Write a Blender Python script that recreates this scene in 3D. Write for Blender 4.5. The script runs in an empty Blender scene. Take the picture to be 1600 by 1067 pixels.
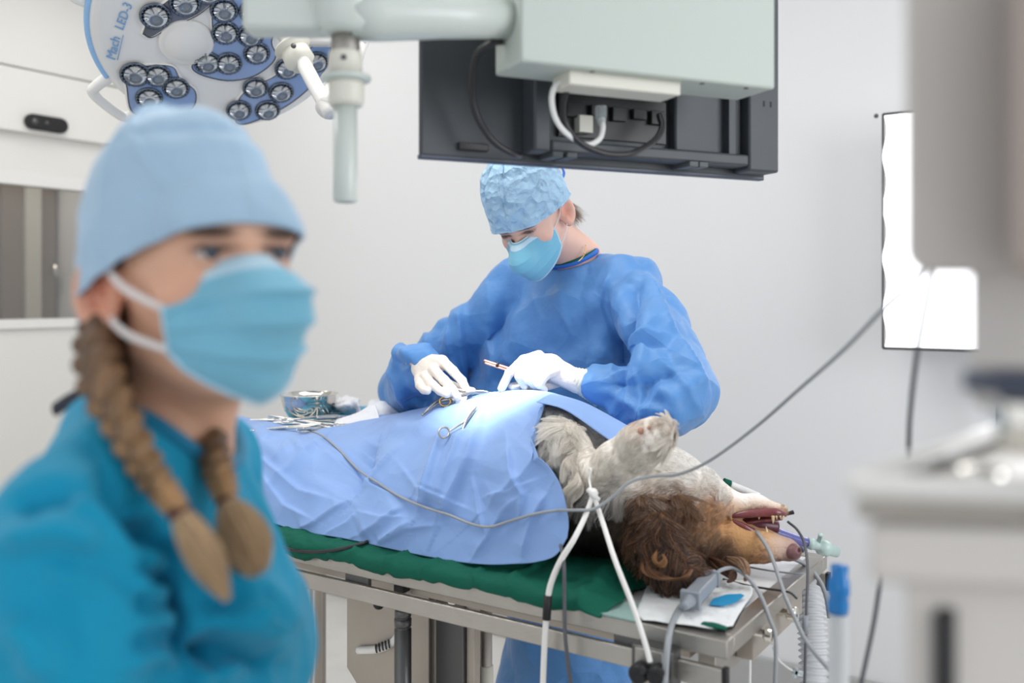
import bpy, math, random
import numpy as np
from mathutils import Vector, Matrix, noise
random.seed(7); rng = np.random.default_rng(7)
sc = bpy.context.scene
COL = sc.collection
F = 1450.0; H = 1.42; HY = 460.0          # focal length in pixels, eye height, horizon row
# ------------------------------------------------------------------ camera, world, lights, exposure
cam_d = bpy.data.cameras.new('camera'); cam = bpy.data.objects.new('camera', cam_d); COL.objects.link(cam)
cam.location = (0, 0, H); cam.rotation_euler = (math.pi/2, 0, 0)
cam_d.sensor_width = 36; cam_d.lens = F/1600*36; cam_d.shift_y = -(533.5-HY)/1600
cam_d.clip_start = .02
cam_d.dof.use_dof = True; cam_d.dof.focus_distance = 1.95; cam_d.dof.aperture_fstop = 2.1; cam_d.dof.aperture_blades = 0
sc.camera = cam
A = math.atan(962/1450.); SX, SY = math.sin(A), math.cos(A)
def R(x, y, z):                            # room frame (x along the table, y across it) to world
    return np.array([x*SY + y*SX, -x*SX + y*SY, z], float)
w = bpy.data.worlds.new('world'); sc.world = w; w.use_nodes = True
w.node_tree.nodes['Background'].inputs[0].default_value = (.93, .96, 1, 1)
w.node_tree.nodes['Background'].inputs[1].default_value = 1.0
def area(name, loc, target, sx, sy, power, col=(1, 1, 1)):
    l = bpy.data.lights.new(name, 'AREA'); l.shape = 'RECTANGLE'; l.size = sx; l.size_y = sy; l.energy = power; l.color = col
    o = bpy.data.objects.new(name, l); COL.objects.link(o); o.location = loc
    o.rotation_euler = (Vector(target)-Vector(loc)).to_track_quat('-Z', 'Y').to_euler(); return o
area('ceiling_light', R(-1.6, 1.2, 2.93), R(-1.6, 1.2, 0), 2.2, 1.0, 30, (1, .985, .96))
area('ceiling_light', R(-3.0, 2.2, 2.93), R(-3.0, 2.2, 0), 1.2, 1.2, 10, (1, .985, .96))
area('right_fill_light', R(2.2, 1.3, 1.9), R(-1.2, 1.7, 1.1), 1.6, 1.6, 44, (.93, .96, 1))  # added fill from the right; that wall has no window
sp = bpy.data.lights.new('surgical_spot', 'SPOT'); sp.energy = 290; sp.spot_size = math.radians(12); sp.spot_blend = .75; sp.shadow_soft_size = .05
spo = bpy.data.objects.new('surgical_spot', sp); COL.objects.link(spo); spo.location = (-.42, 1.45, 2.72)
spo.rotation_euler = (Vector((-.01, 1.93, 1.22))-spo.location).to_track_quat('-Z', 'Y').to_euler()
vs = sc.view_settings; vs.view_transform = 'Standard'; vs.look = 'None'; vs.gamma = 1; vs.use_curve_mapping = False; vs.exposure = 0.22
sc.cycles.use_denoising = True
sc.cycles.max_bounces = 8; sc.cycles.transparent_max_bounces = 12; sc.cycles.sample_clamp_indirect = 8; sc.cycles.caustics_reflective = False

# ------------------------------------------------------------------ coordinates
def P(px, py, D): return np.array([(px-800)/F*D, D, H-(py-HY)/F*D])
def Dd(px, d): return d/(SY + SX*(px-800)/F)
def Pd(px, py, d): return P(px, py, Dd(px, d))
def Pz(px, py, z): return P(px, py, (H-z)*F/(py-HY))
def proj(v):
    v = np.asarray(v); return np.stack([800+v[:, 0]/v[:, 1]*F, HY-(v[:, 2]-H)/v[:, 1]*F], 1)
def nrm(v): v = np.asarray(v, float); return v/np.linalg.norm(v)
def sl(c): return tuple(((x/12.92) if x <= .04045 else ((x+.055)/1.055)**2.4) for x in c)
def rgb(r, g, b): return sl((r/255, g/255, b/255))

# ------------------------------------------------------------------ materials
def mat(name, col, rough=.5, metal=0., bump=None, var=None, attr=None, sheen=0, sss=0, trans=0, coat=0, emit=None, alpha=1, ior=None, spec=None, aniso=0, weave=None, crease=None):
    m = bpy.data.materials.new(name); m.use_nodes = True; nt = m.node_tree; N = nt.nodes; Lk = nt.links
    b = N['Principled BSDF']; b.inputs['Base Color'].default_value = (*col, 1); b.inputs['Roughness'].default_value = rough
    b.inputs['Metallic'].default_value = metal; b.inputs['Alpha'].default_value = alpha
    if sheen: b.inputs['Sheen Weight'].default_value = sheen
    if coat: b.inputs['Coat Weight'].default_value = coat; b.inputs['Coat Roughness'].default_value = .1
    if ior: b.inputs['IOR'].default_value = ior
    if spec is not None: b.inputs['Specular IOR Level'].default_value = spec
    if aniso: b.inputs['Anisotropic'].default_value = aniso
    if sss:
        b.inputs['Subsurface Weight'].default_value = sss; b.inputs['Subsurface Radius'].default_value = (1, .35, .2); b.inputs['Subsurface Scale'].default_value = .008
    if trans: b.inputs['Transmission Weight'].default_value = trans
    if emit: b.inputs['Emission Color'].default_value = (*emit[0], 1); b.inputs['Emission Strength'].default_value = emit[1]
    tc = N.new('ShaderNodeTexCoord')
    base = None
    if attr:
        a = N.new('ShaderNodeAttribute'); a.attribute_name = attr; base = a.outputs['Color']; Lk.new(base, b.inputs['Base Color'])
    if var:                                 # (scale, amount): value variation of the surface's own colour
        n = N.new('ShaderNodeTexNoise'); n.inputs['Scale'].default_value = var[0]; n.inputs['Detail'].default_value = 4
        if len(var) > 2:
            mp = N.new('ShaderNodeMapping'); mp.inputs['Scale'].default_value = var[2]; Lk.new(tc.outputs['Object'], mp.inputs[0]); Lk.new(mp.outputs[0], n.inputs['Vector'])
        else: Lk.new(tc.outputs['Object'], n.inputs['Vector'])
        mr = N.new('ShaderNodeMapRange'); mr.inputs[1].default_value = .3; mr.inputs[2].default_value = .7; mr.inputs[3].default_value = 1-var[1]; mr.inputs[4].default_value = 1+var[1]
        Lk.new(n.outputs['Fac'], mr.inputs[0])
        hs = N.new('ShaderNodeHueSaturation'); hs.inputs['Color'].default_value = (*col, 1)
        if base: Lk.new(base, hs.inputs['Color'])
        Lk.new(mr.outputs[0], hs.inputs['Value']); Lk.new(hs.outputs[0], b.inputs['Base Color'])
    if crease:                              # (scale, distance, warp): folded-paper relief
        n0 = N.new('ShaderNodeTexNoise'); n0.inputs['Scale'].default_value = crease[0]*.5; Lk.new(tc.outputs['Object'], n0.inputs['Vector'])
        mx = N.new('ShaderNodeVectorMath'); mx.operation = 'MULTIPLY_ADD'; Lk.new(n0.outputs['Color'], mx.inputs[0]); mx.inputs[1].default_value = (crease[2],)*3; Lk.new(tc.outputs['Object'], mx.inputs[2])
        vo = N.new('ShaderNodeTexVoronoi'); vo.inputs['Scale'].default_value = crease[0]; Lk.new(mx.outputs[0], vo.inputs['Vector'])
        cb = N.new('ShaderNodeBump'); cb.inputs['Distance'].default_value = crease[1]; Lk.new(vo.outputs['Distance'], cb.inputs['Height']); Lk.new(cb.outputs[0], b.inputs['Normal'])
    else: cb = None
    if bump:                                # list of (scale, distance, stretch)
        prev = cb
        for bb in bump:
            n = N.new('ShaderNodeTexNoise'); n.inputs['Scale'].default_value = bb[0]; n.inputs['Detail'].default_value = 5
            if len(bb) > 2:
                mp = N.new('ShaderNodeMapping'); mp.inputs['Scale'].default_value = bb[2]; Lk.new(tc.outputs['Object'], mp.inputs[0]); Lk.new(mp.outputs[0], n.inputs['Vector'])
            else: Lk.new(tc.outputs['Object'], n.inputs['Vector'])
            bn = N.new('ShaderNodeBump'); bn.inputs['Distance'].default_value = bb[1]; bn.inputs['Strength'].default_value = 1
            Lk.new(n.outputs['Fac'], bn.inputs['Height'])
            if prev: Lk.new(prev.outputs[0], bn.inputs['Normal'])
            prev = bn
        Lk.new(prev.outputs[0], b.inputs['Normal'])
    return m
M = {}
M['wall'] = mat('wall_paint', rgb(223, 223, 223), .75, bump=[(220, .0004)])
M['wall_left'] = mat('left_panel_paint', rgb(228, 226, 221), .6)
M['ceiling'] = mat('ceiling_paint', (.8, .8, .8), .8)
M['table_white'] = mat('satin_table_top', rgb(236, 236, 236), .22, .15)
M['floor'] = mat('floor_vinyl', rgb(212, 209, 204), .4, var=(6, .06))
M['base'] = mat('baseboard_grey', rgb(170, 170, 168), .5)
M['white'] = mat('white_enamel', rgb(232, 230, 226), .35, coat=.3)
M['green_white'] = mat('pale_grey_green_enamel', rgb(198, 205, 199), .38, coat=.2)
M['housing'] = mat('grey_green_housing', rgb(184, 192, 185), .5)
M['cream'] = mat('cream_plastic', rgb(214, 212, 200), .45)
M['steel'] = mat('brushed_steel', rgb(176, 171, 164), .33, .9, bump=[(60, .0006, (1, 1, 30))], var=(9, .08))
M['steel_dull'] = mat('dull_steel', rgb(172, 164, 154), .5, .6, var=(5, .07))
M['chrome'] = mat('polished_steel', rgb(225, 222, 215), .1, 1.0)
M['dark_steel'] = mat('dark_steel', rgb(95, 95, 95), .35, .8)
M['black'] = mat('black_plastic', rgb(34, 34, 37), .42)
M['rubber'] = mat('black_rubber', rgb(22, 22, 24), .6)
M['shell'] = mat('monitor_shell', rgb(62, 66, 71), .48, var=(14, .06))
M['shell_light'] = mat('monitor_bay_grey', rgb(72, 78, 82), .5)
M['gold'] = mat('gilt_steel', rgb(214, 178, 110), .22, 1.0)
M['copper'] = mat('copper_tinted_steel', rgb(222, 160, 138), .3, .7)
M['skin'] = mat('skin', rgb(222, 178, 158), .48, attr='col', sss=.12, bump=[(260, .0003)])
M['lips'] = mat('lips', rgb(180, 100, 95), .4)
M['eye_white'] = mat('eye_white', rgb(192, 182, 178), .15)
M['iris'] = mat('iris_blue_grey', rgb(46, 60, 74), .15)
M['pupil'] = mat('pupil', (.005, .005, .006), .05, coat=1)
M['hair_dark'] = mat('brown_hair', rgb(74, 56, 42), .5, bump=[(90, .002, (1, 1, .15))], var=(60, .3, (1, 1, .2)))
M['hair'] = mat('hair_strands', rgb(140, 105, 70), .5, attr='col')
M['fur'] = mat('fur_strands', rgb(230, 225, 215), .6, attr='col')
M['fur_skin'] = mat('fur_underlayer', rgb(200, 190, 180), .8, attr='col', bump=[(180, .003)])
M['teal'] = mat('teal_scrub_cotton', rgb(8, 146, 184), .8, sheen=.1, spec=.3, crease=(11, .022, .08), bump=[(900, .0003), (30, .0015)])
M['teal_dark'] = mat('teal_scrub_binding', rgb(4, 122, 162), .8, sheen=.2)
M['strap'] = mat('dark_strap', rgb(40, 42, 55), .8)
M['cap'] = mat('pale_blue_cap_paper', rgb(160, 190, 214), .75, sheen=.2, crease=(15, .009, .06), bump=[(45, .0022), (700, .0002)], var=(10, .04))
M['cap2'] = mat('crinkled_cap_paper', rgb(160, 196, 224), .5, crease=(42, .012, .03), bump=[(60, .0035, (1, 1, .7)), (150, .0018)], var=(30, .05))
M['mask'] = mat('blue_mask_fleece', rgb(118, 184, 210), .8, sheen=.2, bump=[(900, .0002)])
M['mask_edge'] = mat('pale_mask_binding', rgb(188, 218, 234), .8)
M['loop'] = mat('white_elastic', rgb(228, 222, 220), .7)
M['gown'] = mat('blue_surgical_gown', rgb(84, 141, 203), .5, crease=(9, .020, .10), sheen=.15, bump=[(26, .0035), (1100, .00025)], var=(9, .05))
M['gown_band'] = mat('blue_gown_binding', rgb(42, 106, 196), .6, bump=[(120, .001)])
M['drape'] = mat('pale_blue_drape_fleece', rgb(132, 166, 220), .6, crease=(7, .012, .10), sheen=.15, bump=[(22, .0016), (1200, .0002)], var=(7, .04))
M['sky_cloth'] = mat('sky_blue_cloth', rgb(98, 178, 214), .7, bump=[(60, .002)])
M['green'] = mat('dark_green_cotton', rgb(8, 88, 70), .8, spec=.25, bump=[(40, .003), (900, .0003)])
M['green_pale'] = mat('pale_green_liner', rgb(150, 178, 172), .6, bump=[(80, .002)])
M['gauze'] = mat('white_gauze', rgb(236, 236, 240), .85, bump=[(70, .004), (600, .0006)])
M['paper'] = mat('white_pad_paper', rgb(232, 234, 234), .7, bump=[(50, .004)])
M['blue_ink'] = mat('bright_blue_print', rgb(0, 140, 190), .6)
M['glove'] = mat('latex_glove', rgb(232, 222, 212), .5, sss=.08, bump=[(60, .0012), (200, .0006)])
M['cuff'] = mat('latex_glove_cuff', rgb(226, 220, 200), .5, bump=[(55, .0015, (1, 1, 1))])
M['cable_grey'] = mat('grey_cable', rgb(150, 154, 158), .45)
M['cable_dark'] = mat('dark_grey_cable', rgb(84, 86, 92), .45)
M['cable_black'] = mat('black_cable', rgb(30, 30, 34), .4)
M['cable_white'] = mat('white_cable', rgb(226, 226, 224), .45)
M['rope'] = mat('white_cord', rgb(236, 234, 230), .7, bump=[(400, .0006)])
M['sensor_grey'] = mat('grey_sensor_plastic', rgb(140, 146, 154), .42)
M['hose'] = mat('translucent_white_hose', rgb(232, 234, 236), .35, trans=.25, ior=1.3)
M['clear'] = mat('clear_plastic', rgb(236, 244, 246), .12, trans=.75, ior=1.3)
M['clear_blue'] = mat('violet_clear_tube', rgb(120, 122, 190), .12, trans=.45, ior=1.35, coat=.5)
M['blue_plastic'] = mat('blue_translucent_plastic', rgb(30, 140, 220), .25, trans=.25)
M['mint'] = mat('mint_connector', rgb(205, 228, 222), .3, trans=.3)
M['lens_plate'] = mat('lamp_blue_glass', rgb(142, 164, 204), .12, coat=.6)
M['lens_plate_grey'] = mat('lamp_grey_glass', rgb(104, 104, 112), .15, coat=.6)
M['lens'] = mat('lens_glass', rgb(225, 232, 240), .03, trans=.85, ior=1.5)
M['lens_cup'] = mat('lens_reflector', rgb(110, 118, 130), .18, 1.0)
M['lamp_blue'] = mat('lamp_blue_trim', rgb(150, 192, 232), .4)
M['print_blue'] = mat('blue_print', rgb(120, 168, 214), .6)
M['panel_glow'] = mat('lit_diffuser', (.9, .9, .92), .8, emit=((.97, .97, 1), 2.2))
M['glass'] = mat('window_glass', (.75, .75, .75), .03, trans=.9, ior=1.45)
M['brown'] = mat('brown_door_beyond', rgb(128, 114, 98), .6, var=(4, .05))
M['taupe'] = mat('taupe_wall_beyond', rgb(92, 86, 78), .8)
M['beige_mach'] = mat('beige_machine_enamel', rgb(204, 199, 194), .5)
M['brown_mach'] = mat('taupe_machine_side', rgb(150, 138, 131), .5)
M['flesh_pink'] = mat('dog_gum', rgb(116, 50, 54), .3, coat=.5, bump=[(200, .001)], var=(90, .25))
M['nose_dog'] = mat('dog_nose', rgb(120, 82, 84), .4, bump=[(500, .0006)], var=(70, .15))
M['tooth'] = mat('tooth', rgb(226, 204, 160), .3)
M['pad'] = mat('paw_pad', rgb(186, 140, 118), .6)
M['navy'] = mat('navy_plastic', rgb(58, 66, 84), .4)

def fur_mat():
    m = bpy.data.materials.new('fur_strands'); m.use_nodes = True; N = m.node_tree.nodes; Lk = m.node_tree.links; N.remove(N['Principled BSDF'])
    a = N.new('ShaderNodeAttribute'); a.attribute_name = 'col'; d = N.new('ShaderNodeBsdfDiffuse'); t = N.new('ShaderNodeBsdfTranslucent'); g = N.new('ShaderNodeBsdfGlossy'); g.inputs['Roughness'].default_value = .45
    mx = N.new('ShaderNodeMixShader'); mx.inputs[0].default_value = .5; m2 = N.new('ShaderNodeMixShader'); m2.inputs[0].default_value = .06
    for q in (d, t): Lk.new(a.outputs['Color'], q.inputs['Color'])
    Lk.new(d.outputs[0], mx.inputs[1]); Lk.new(t.outputs[0], mx.inputs[2]); Lk.new(mx.outputs[0], m2.inputs[1]); Lk.new(g.outputs[0], m2.inputs[2]); Lk.new(m2.outputs[0], N['Material Output'].inputs[0]); return m
M['fur'] = fur_mat()
# ------------------------------------------------------------------ geometry helpers: everything returns (verts, faces)
def cat(*gs):
    V, Fc, n = [], [], 0
    for v, f in gs:
        v = np.asarray(v, float).reshape(-1, 3); V.append(v); Fc += [tuple(i+n for i in q) for q in f]; n += len(v)
    return np.concatenate(V), Fc
def box(lo, hi, fr=None):
    x0, y0, z0 = lo; x1, y1, z1 = hi
    v = [(x, y, z) for z in (z0, z1) for y in (y0, y1) for x in (x0, x1)]
    v = np.array([fr(*p) if fr else p for p in v], float)
    return v, [(0, 2, 3, 1), (4, 5, 7, 6), (0, 1, 5, 4), (2, 6, 7, 3), (0, 4, 6, 2), (1, 3, 7, 5)]
def obox(c, ax, ay, az, hx, hy, hz):
    c = np.asarray(c, float)
    return box((-hx, -hy, -hz), (hx, hy, hz), lambda x, y, z: c + x*np.asarray(ax) + y*np.asarray(ay) + z*np.asarray(az))
def cr(pts, n):                              # catmull-rom through points (rows may hold x, y, z, r)
    p = np.asarray(pts, float); k = len(p)
    if k < 3: t = np.linspace(0, 1, n)[:, None]; return p[0]*(1-t)+p[-1]*t
    q = np.concatenate([[2*p[0]-p[1]], p, [2*p[-1]-p[-2]]]); t = np.linspace(0, k-1, n); i = np.minimum(t.astype(int), k-2); f = (t-i)[:, None]
    a, b, c, d = q[i], q[i+1], q[i+2], q[i+3]
    return .5*((2*b)+(c-a)*f+(2*a-5*b+4*c-d)*f*f+(3*b-a-3*c+d)*f**3)
def tube(path, r, n=10, cap=True, flat=None):
    p = np.asarray(path, float); k = len(p); r = np.broadcast_to(np.asarray(r, float), (k,))
    t = np.gradient(p, axis=0); t /= np.linalg.norm(t, axis=1)[:, None]+1e-12
    u = np.cross(t[0], (0, 0, 1)); u = np.cross(t[0], (1, 0, 0)) if np.linalg.norm(u) < .2 else u; u /= np.linalg.norm(u)
    V = []
    for i in range(k):
        u = u - t[i]*np.dot(u, t[i]); u /= np.linalg.norm(u); w_ = np.cross(t[i], u)
        for j in range(n):
            a = 2*math.pi*j/n; V.append(p[i]+r[i]*(math.cos(a)*u+math.sin(a)*w_*(flat or 1)))
    Fc = [(i*n+j, i*n+(j+1) % n, (i+1)*n+(j+1) % n, (i+1)*n+j) for i in range(k-1) for j in range(n)]
    if cap: Fc += [tuple(range(n))[::-1], tuple(range((k-1)*n, k*n))]
    return np.array(V), Fc
def stube(pts, r, m=40, n=10, flat=None):
    pts = np.asarray(pts, float)
    if np.ndim(r) > 0: q = cr(np.column_stack([pts, r]), m); return tube(q[:, :3], q[:, 3], n, flat=flat)
    return tube(cr(pts, m), r, n, flat=flat)
def cyl(a, b, r, n=24): return tube([a, b], r, n)
def basis(ax):
    ax = nrm(ax); u = np.cross(ax, (0, 0, 1)); u = np.cross(ax, (1, 0, 0)) if np.linalg.norm(u) < .1 else u
    u = nrm(u); return u, np.cross(ax, u), ax
def lathe(o, ax, prof, n=32, sx=1, u=None):  # prof: (radius, height) pairs
    U, W, ax = basis(ax)
    if u is not None: U = nrm(u); W = np.cross(ax, U)
    V = [np.asarray(o)+h*ax+r*(math.cos(2*math.pi*j/n)*U*sx+math.sin(2*math.pi*j/n)*W) for r, h in prof for j in range(n)]
    k = len(prof); Fc = [(i*n+j, i*n+(j+1) % n, (i+1)*n+(j+1) % n, (i+1)*n+j) for i in range(k-1) for j in range(n)]
    if prof[0][0] > 1e-6: Fc.append(tuple(range(n))[::-1])
    if prof[-1][0] > 1e-6: Fc.append(tuple(range((k-1)*n, k*n)))
    return np.array(V), Fc
def prism(poly, dirn):                       # poly: 3D outline, extruded by vector
    p = np.asarray(poly, float); n = len(p); V = np.concatenate([p, p+np.asarray(dirn)])
    return V, [tuple(range(n))[::-1], tuple(range(n, 2*n))]+[(i, (i+1) % n, n+(i+1) % n, n+i) for i in range(n)]
def grid(Pg):                                # (m, n, 3) to mesh
    Pg = np.asarray(Pg, float); m, n = Pg.shape[:2]
    return Pg.reshape(-1, 3), [(i*n+j, i*n+j+1, (i+1)*n+j+1, (i+1)*n+j) for i in range(m-1) for j in range(n-1)]
def net(C, mu, mv):                          # bicubic surface through a control net
    C = np.asarray(C, float); a = np.stack([cr(C[i], mv) for i in range(len(C))])
    return np.stack([cr(a[:, j], mu) for j in range(mv)], 1)
def ball(c, r, n=12, m=20, ax=(0, 0, 1)):
    r = np.broadcast_to(r, 3); V = []
    U, W, Z = basis(ax)
    for i in range(n+1):
        t = math.pi*i/n
        for j in range(m):
            a = 2*math.pi*j/m; V.append(np.asarray(c)+U*r[0]*math.sin(t)*math.cos(a)+W*r[1]*math.sin(t)*math.sin(a)+Z*r[2]*math.cos(t))
    return np.array(V), [(i*m+j, (i+1)*m+j, (i+1)*m+(j+1) % m, i*m+(j+1) % m) for i in range(n) for j in range(m)]
ROOT = {}
def thing(name, label, cat_, base, group=None):
    o = bpy.data.objects.new(name, None); COL.objects.link(o); o.location = base; o.empty_display_size = .05
    o['label'] = label; o['category'] = cat_
    if group: o['group'] = group
    ROOT[o.name] = np.asarray(base, float); return o
def obj(name, g, m, parent=None, bevel=0, solid=0, smooth=True, label=None, base=None, kind=None, cols=None, angle=None, sub=0):
    v, f = g; v = np.asarray(v, float)
    if parent is not None: o0 = ROOT[parent.name]
    else: o0 = np.asarray(base, float) if base is not None else np.array([(v[:, 0].min()+v[:, 0].max())/2, (v[:, 1].min()+v[:, 1].max())/2, v[:, 2].min()])
    v = v-o0
    me = bpy.data.meshes.new(name)
    if isinstance(f, np.ndarray):
        me.vertices.add(len(v)); me.vertices.foreach_set('co', v.ravel()); k = f.shape[1]
        me.loops.add(f.size); me.loops.foreach_set('vertex_index', f.ravel().astype(np.int32)); me.polygons.add(len(f)); me.polygons.foreach_set('loop_start', np.arange(0, f.size, k, dtype=np.int32)); me.update(calc_edges=True); me.validate()
    else: me.from_pydata(v.tolist(), [], f)
    if cols is not None:
        ca = me.color_attributes.new('col', 'FLOAT_COLOR', 'POINT'); c4 = np.ones((len(v), 4)); c4[:, :3] = cols; ca.data.foreach_set('color', c4.ravel())
    if smooth:
        me.polygons.foreach_set('use_smooth', np.ones(len(me.polygons), bool))
        if bevel or angle:
            try: me.set_sharp_from_angle(angle=angle or math.radians(40))
            except Exception: pass
    o = bpy.data.objects.new(name, me); COL.objects.link(o); me.materials.append(m)
    if solid: s = o.modifiers.new('thickness', 'SOLIDIFY'); s.thickness = solid; s.offset = 0
    if bevel: b = o.modifiers.new('bevel', 'BEVEL'); b.width = bevel; b.segments = 2; b.limit_method = 'ANGLE'; b.harden_normals = False
    if sub: s = o.modifiers.new('sub', 'SUBSURF'); s.levels = sub; s.render_levels = sub
    if parent is not None: o.parent = parent
    else: o.location = o0
    ROOT[o.name] = o0
    if label: o['label'] = label
    if kind: o['kind'] = kind
    return o
def tag(o, label, cat_, group=None):
    o['label'] = label; o['category'] = cat_
    if group: o['group'] = group
    return o
def struct(name, g, m, **k): return obj(name, g, m, kind='structure', **k)

# ------------------------------------------------------------------ signed distance modelling
def sdf_mesh(f, lo, hi, h, c=4):
    lo = np.asarray(lo, float); nc = np.ceil((np.asarray(hi)-lo)/(h*c)).astype(int); n = nc*c+1
    ax = [lo[i]+h*c*np.arange(nc[i]+1) for i in range(3)]
    G = np.stack(np.meshgrid(*ax, indexing='ij'), -1).reshape(-1, 3)
    Fc = f(G).reshape(nc+1)
    mn = np.full(nc, 1e9); 
    for dx in (0, 1):
        for dy in (0, 1):
            for dz in (0, 1): mn = np.minimum(mn, np.abs(Fc[dx:dx+nc[0], dy:dy+nc[1], dz:dz+nc[2]]))
    act = mn < 2.0*c*h
    Ff = np.repeat(np.repeat(np.repeat(Fc, c, 0), c, 1), c, 2)[:n[0], :n[1], :n[2]].copy()
    m = np.zeros(n, bool); a = np.repeat(np.repeat(np.repeat(act, c, 0), c, 1), c, 2)
    for dx in (0, 1):
        for dy in (0, 1):
            for dz in (0, 1): m[dx:dx+a.shape[0], dy:dy+a.shape[1], dz:dz+a.shape[2]] |= a
    idx = np.argwhere(m); vals = np.empty(len(idx))
    for s in range(0, len(idx), 400000): vals[s:s+400000] = f(lo+h*idx[s:s+400000])
    Ff[m] = vals
    S = Ff < 0; nx, ny, nz = n-1
    cnt = np.zeros((nx, ny, nz), int); acc = np.zeros((nx, ny, nz, 3)); k = np.zeros((nx, ny, nz))
    offs = [(a_, b_, c_) for a_ in (0, 1) for b_ in (0, 1) for c_ in (0, 1)]
    sub = lambda A_, o: A_[o[0]:o[0]+nx, o[1]:o[1]+ny, o[2]:o[2]+nz]
    for o in offs: cnt += sub(S, o)
    cell = np.argwhere((cnt > 0) & (cnt < 8)); vid = np.full((nx, ny, nz), -1, np.int64); vid[tuple(cell.T)] = np.arange(len(cell))
    acc = np.zeros((len(cell), 3)); k = np.zeros(len(cell))
    for o in offs:
        for ax_ in range(3):
            if o[ax_] == 0:
                o2 = list(o); o2[ax_] = 1
                a_ = Ff[tuple((cell+o).T)]; b_ = Ff[tuple((cell+o2).T)]; cr_ = (a_ < 0) != (b_ < 0)
                t = np.where(cr_, a_/np.where(cr_, a_-b_, 1), 0)
                p = np.tile(np.array(o, float), (len(cell), 1)); p[:, ax_] += t
                acc += p*cr_[:, None]; k += cr_
    V = lo+h*(cell+acc/k[:, None])
    Q = []
    for ax_ in range(3):
        u, w_ = [(1, 2), (2, 0), (0, 1)][ax_]
        sa = [slice(0, n[0]), slice(0, n[1]), slice(0, n[2])]; sa[ax_] = slice(0, n[ax_]-1); sb = list(sa); sb[ax_] = slice(1, n[ax_])
        e = S[tuple(sa)] != S[tuple(sb)]; ii = np.argwhere(e); ii = ii[(ii[:, u] > 0) & (ii[:, w_] > 0) & (ii[:, u] < n[u]-1) & (ii[:, w_] < n[w_]-1)]
        ins = S[tuple(ii.T)]; q = []
        for du, dw in ((1, 1), (0, 1), (0, 0), (1, 0)):
            j = ii.copy(); j[:, u] -= du; j[:, w_] -= dw; q.append(vid[tuple(j.T)])
        q = np.stack(q, 1); q[~ins] = q[~ins][:, ::-1]; Q.append(q)
    Q = np.concatenate(Q); Q = Q[(Q >= 0).all(1)]
    return V, Q.astype(np.int64)
def vnormals(V, Q):
    n = np.zeros_like(V); a = V[Q]; fn = np.cross(a[:, 2]-a[:, 0], a[:, 3]-a[:, 1])
    for i in range(4): np.add.at(n, Q[:, i], fn)
    return n/(np.linalg.norm(n, axis=1)[:, None]+1e-12)
def sm_un(a, b, k): 
    h = np.clip(.5+.5*(b-a)/k, 0, 1); return b*(1-h)+a*h-k*h*(1-h)
def sm_sub(a, b, k):                         # a minus b
    h = np.clip(.5-.5*(a+b)/k, 0, 1); return a*(1-h)-b*h+k*h*(1-h)
def s_cap(p, a, b, ra, rb):
    a = np.asarray(a, float); b = np.asarray(b, float); d = b-a; t = np.clip(((p-a)@d)/max(d@d, 1e-12), 0, 1)
    return np.linalg.norm(p-a-t[:, None]*d, axis=1)-(ra+(rb-ra)*t)
def s_ell(p, c, r, Rm=None):
    q = p-np.asarray(c, float)
    if Rm is not None: q = q@Rm
    r = np.asarray(r, float); k0 = np.linalg.norm(q/r, axis=1); k1 = np.linalg.norm(q/(r*r), axis=1)
    return np.where(k0 < 1e-6, -r.min(), k0*(k0-1)/(k1+1e-9))
def chain(p, pts, rs, k=.004):
    d = None
    for i in range(len(pts)-1):
        e = s_cap(p, pts[i], pts[i+1], rs[i], rs[i+1]); d = e if d is None else sm_un(d, e, k)
    return d
def rotm(yaw, pitch=0, roll=0):              # columns: local x, y(forward), z in world
    m = Matrix.Rotation(yaw, 3, 'Z') @ Matrix.Rotation(pitch, 3, 'X') @ Matrix.Rotation(roll, 3, 'Y')
    return np.array(m)
def crumple(V, scale, seed=0):               # faceted paper-like crumples, 0..1
    out = np.empty(len(V)); s = Vector((seed*3.1, seed*1.7, seed*.9))
    for i, v in enumerate(V):
        out[i] = noise.voronoi(Vector(v)*scale+s)[0][0]
    return out
def fbm(V, scale, seed=0, oct_=4):
    s = Vector((seed*5.1, seed*2.7, seed*1.9)); return np.array([noise.fractal(Vector(v)*scale+s, 1.0, 2.0, oct_) for v in V])
def folds(V, Nn, strokes, proj_=None):       # strokes: (pixel polyline, width px, amplitude m, kind)
    uv = proj(V) if proj_ is None else proj_; d_tot = np.zeros(len(V))
    for pts, wd, amp, kind in strokes:
        pts = np.asarray(pts, float); best = np.full(len(V), 1e9); sgn = np.zeros(len(V)); par = np.zeros(len(V)); L = len(pts)-1
        for i in range(L):
            a, b = pts[i], pts[i+1]; d = b-a; tt = ((uv-a)@d)/(d@d); t = np.clip(tt, 0, 1)
            q = uv-a-t[:, None]*d; e = np.linalg.norm(q, axis=1); s = np.sign(d[0]*q[:, 1]-d[1]*q[:, 0])
            m = e < best; best[m] = e[m]; sgn[m] = s[m]; par[m] = (i+t[m])/L
        fade = np.clip(np.minimum(par, 1-par)*5, .25, 1)
        if kind == 'r': val = np.exp(-(best/wd)**2)
        elif kind == 'c': val = np.maximum(0, 1-best/wd)
        else:                                # 's': steep on one side, gentle on the other
            val = np.where(sgn > 0, np.exp(-best/wd), np.exp(-best/(wd*.22)))
        d_tot += amp*val*fade
    return V+Nn*d_tot[:, None]
def relax(V, Q, it=2, w=.5):
    for _ in range(it):
        a = np.zeros_like(V); c = np.zeros(len(V))
        for i in range(4): np.add.at(a, Q[:, i], V[Q[:, (i+1) % 4]]+V[Q[:, (i+3) % 4]]); np.add.at(c, Q[:, i], 2)
        V = V*(1-w)+w*a/np.maximum(c, 1)[:, None]
    return V
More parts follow.
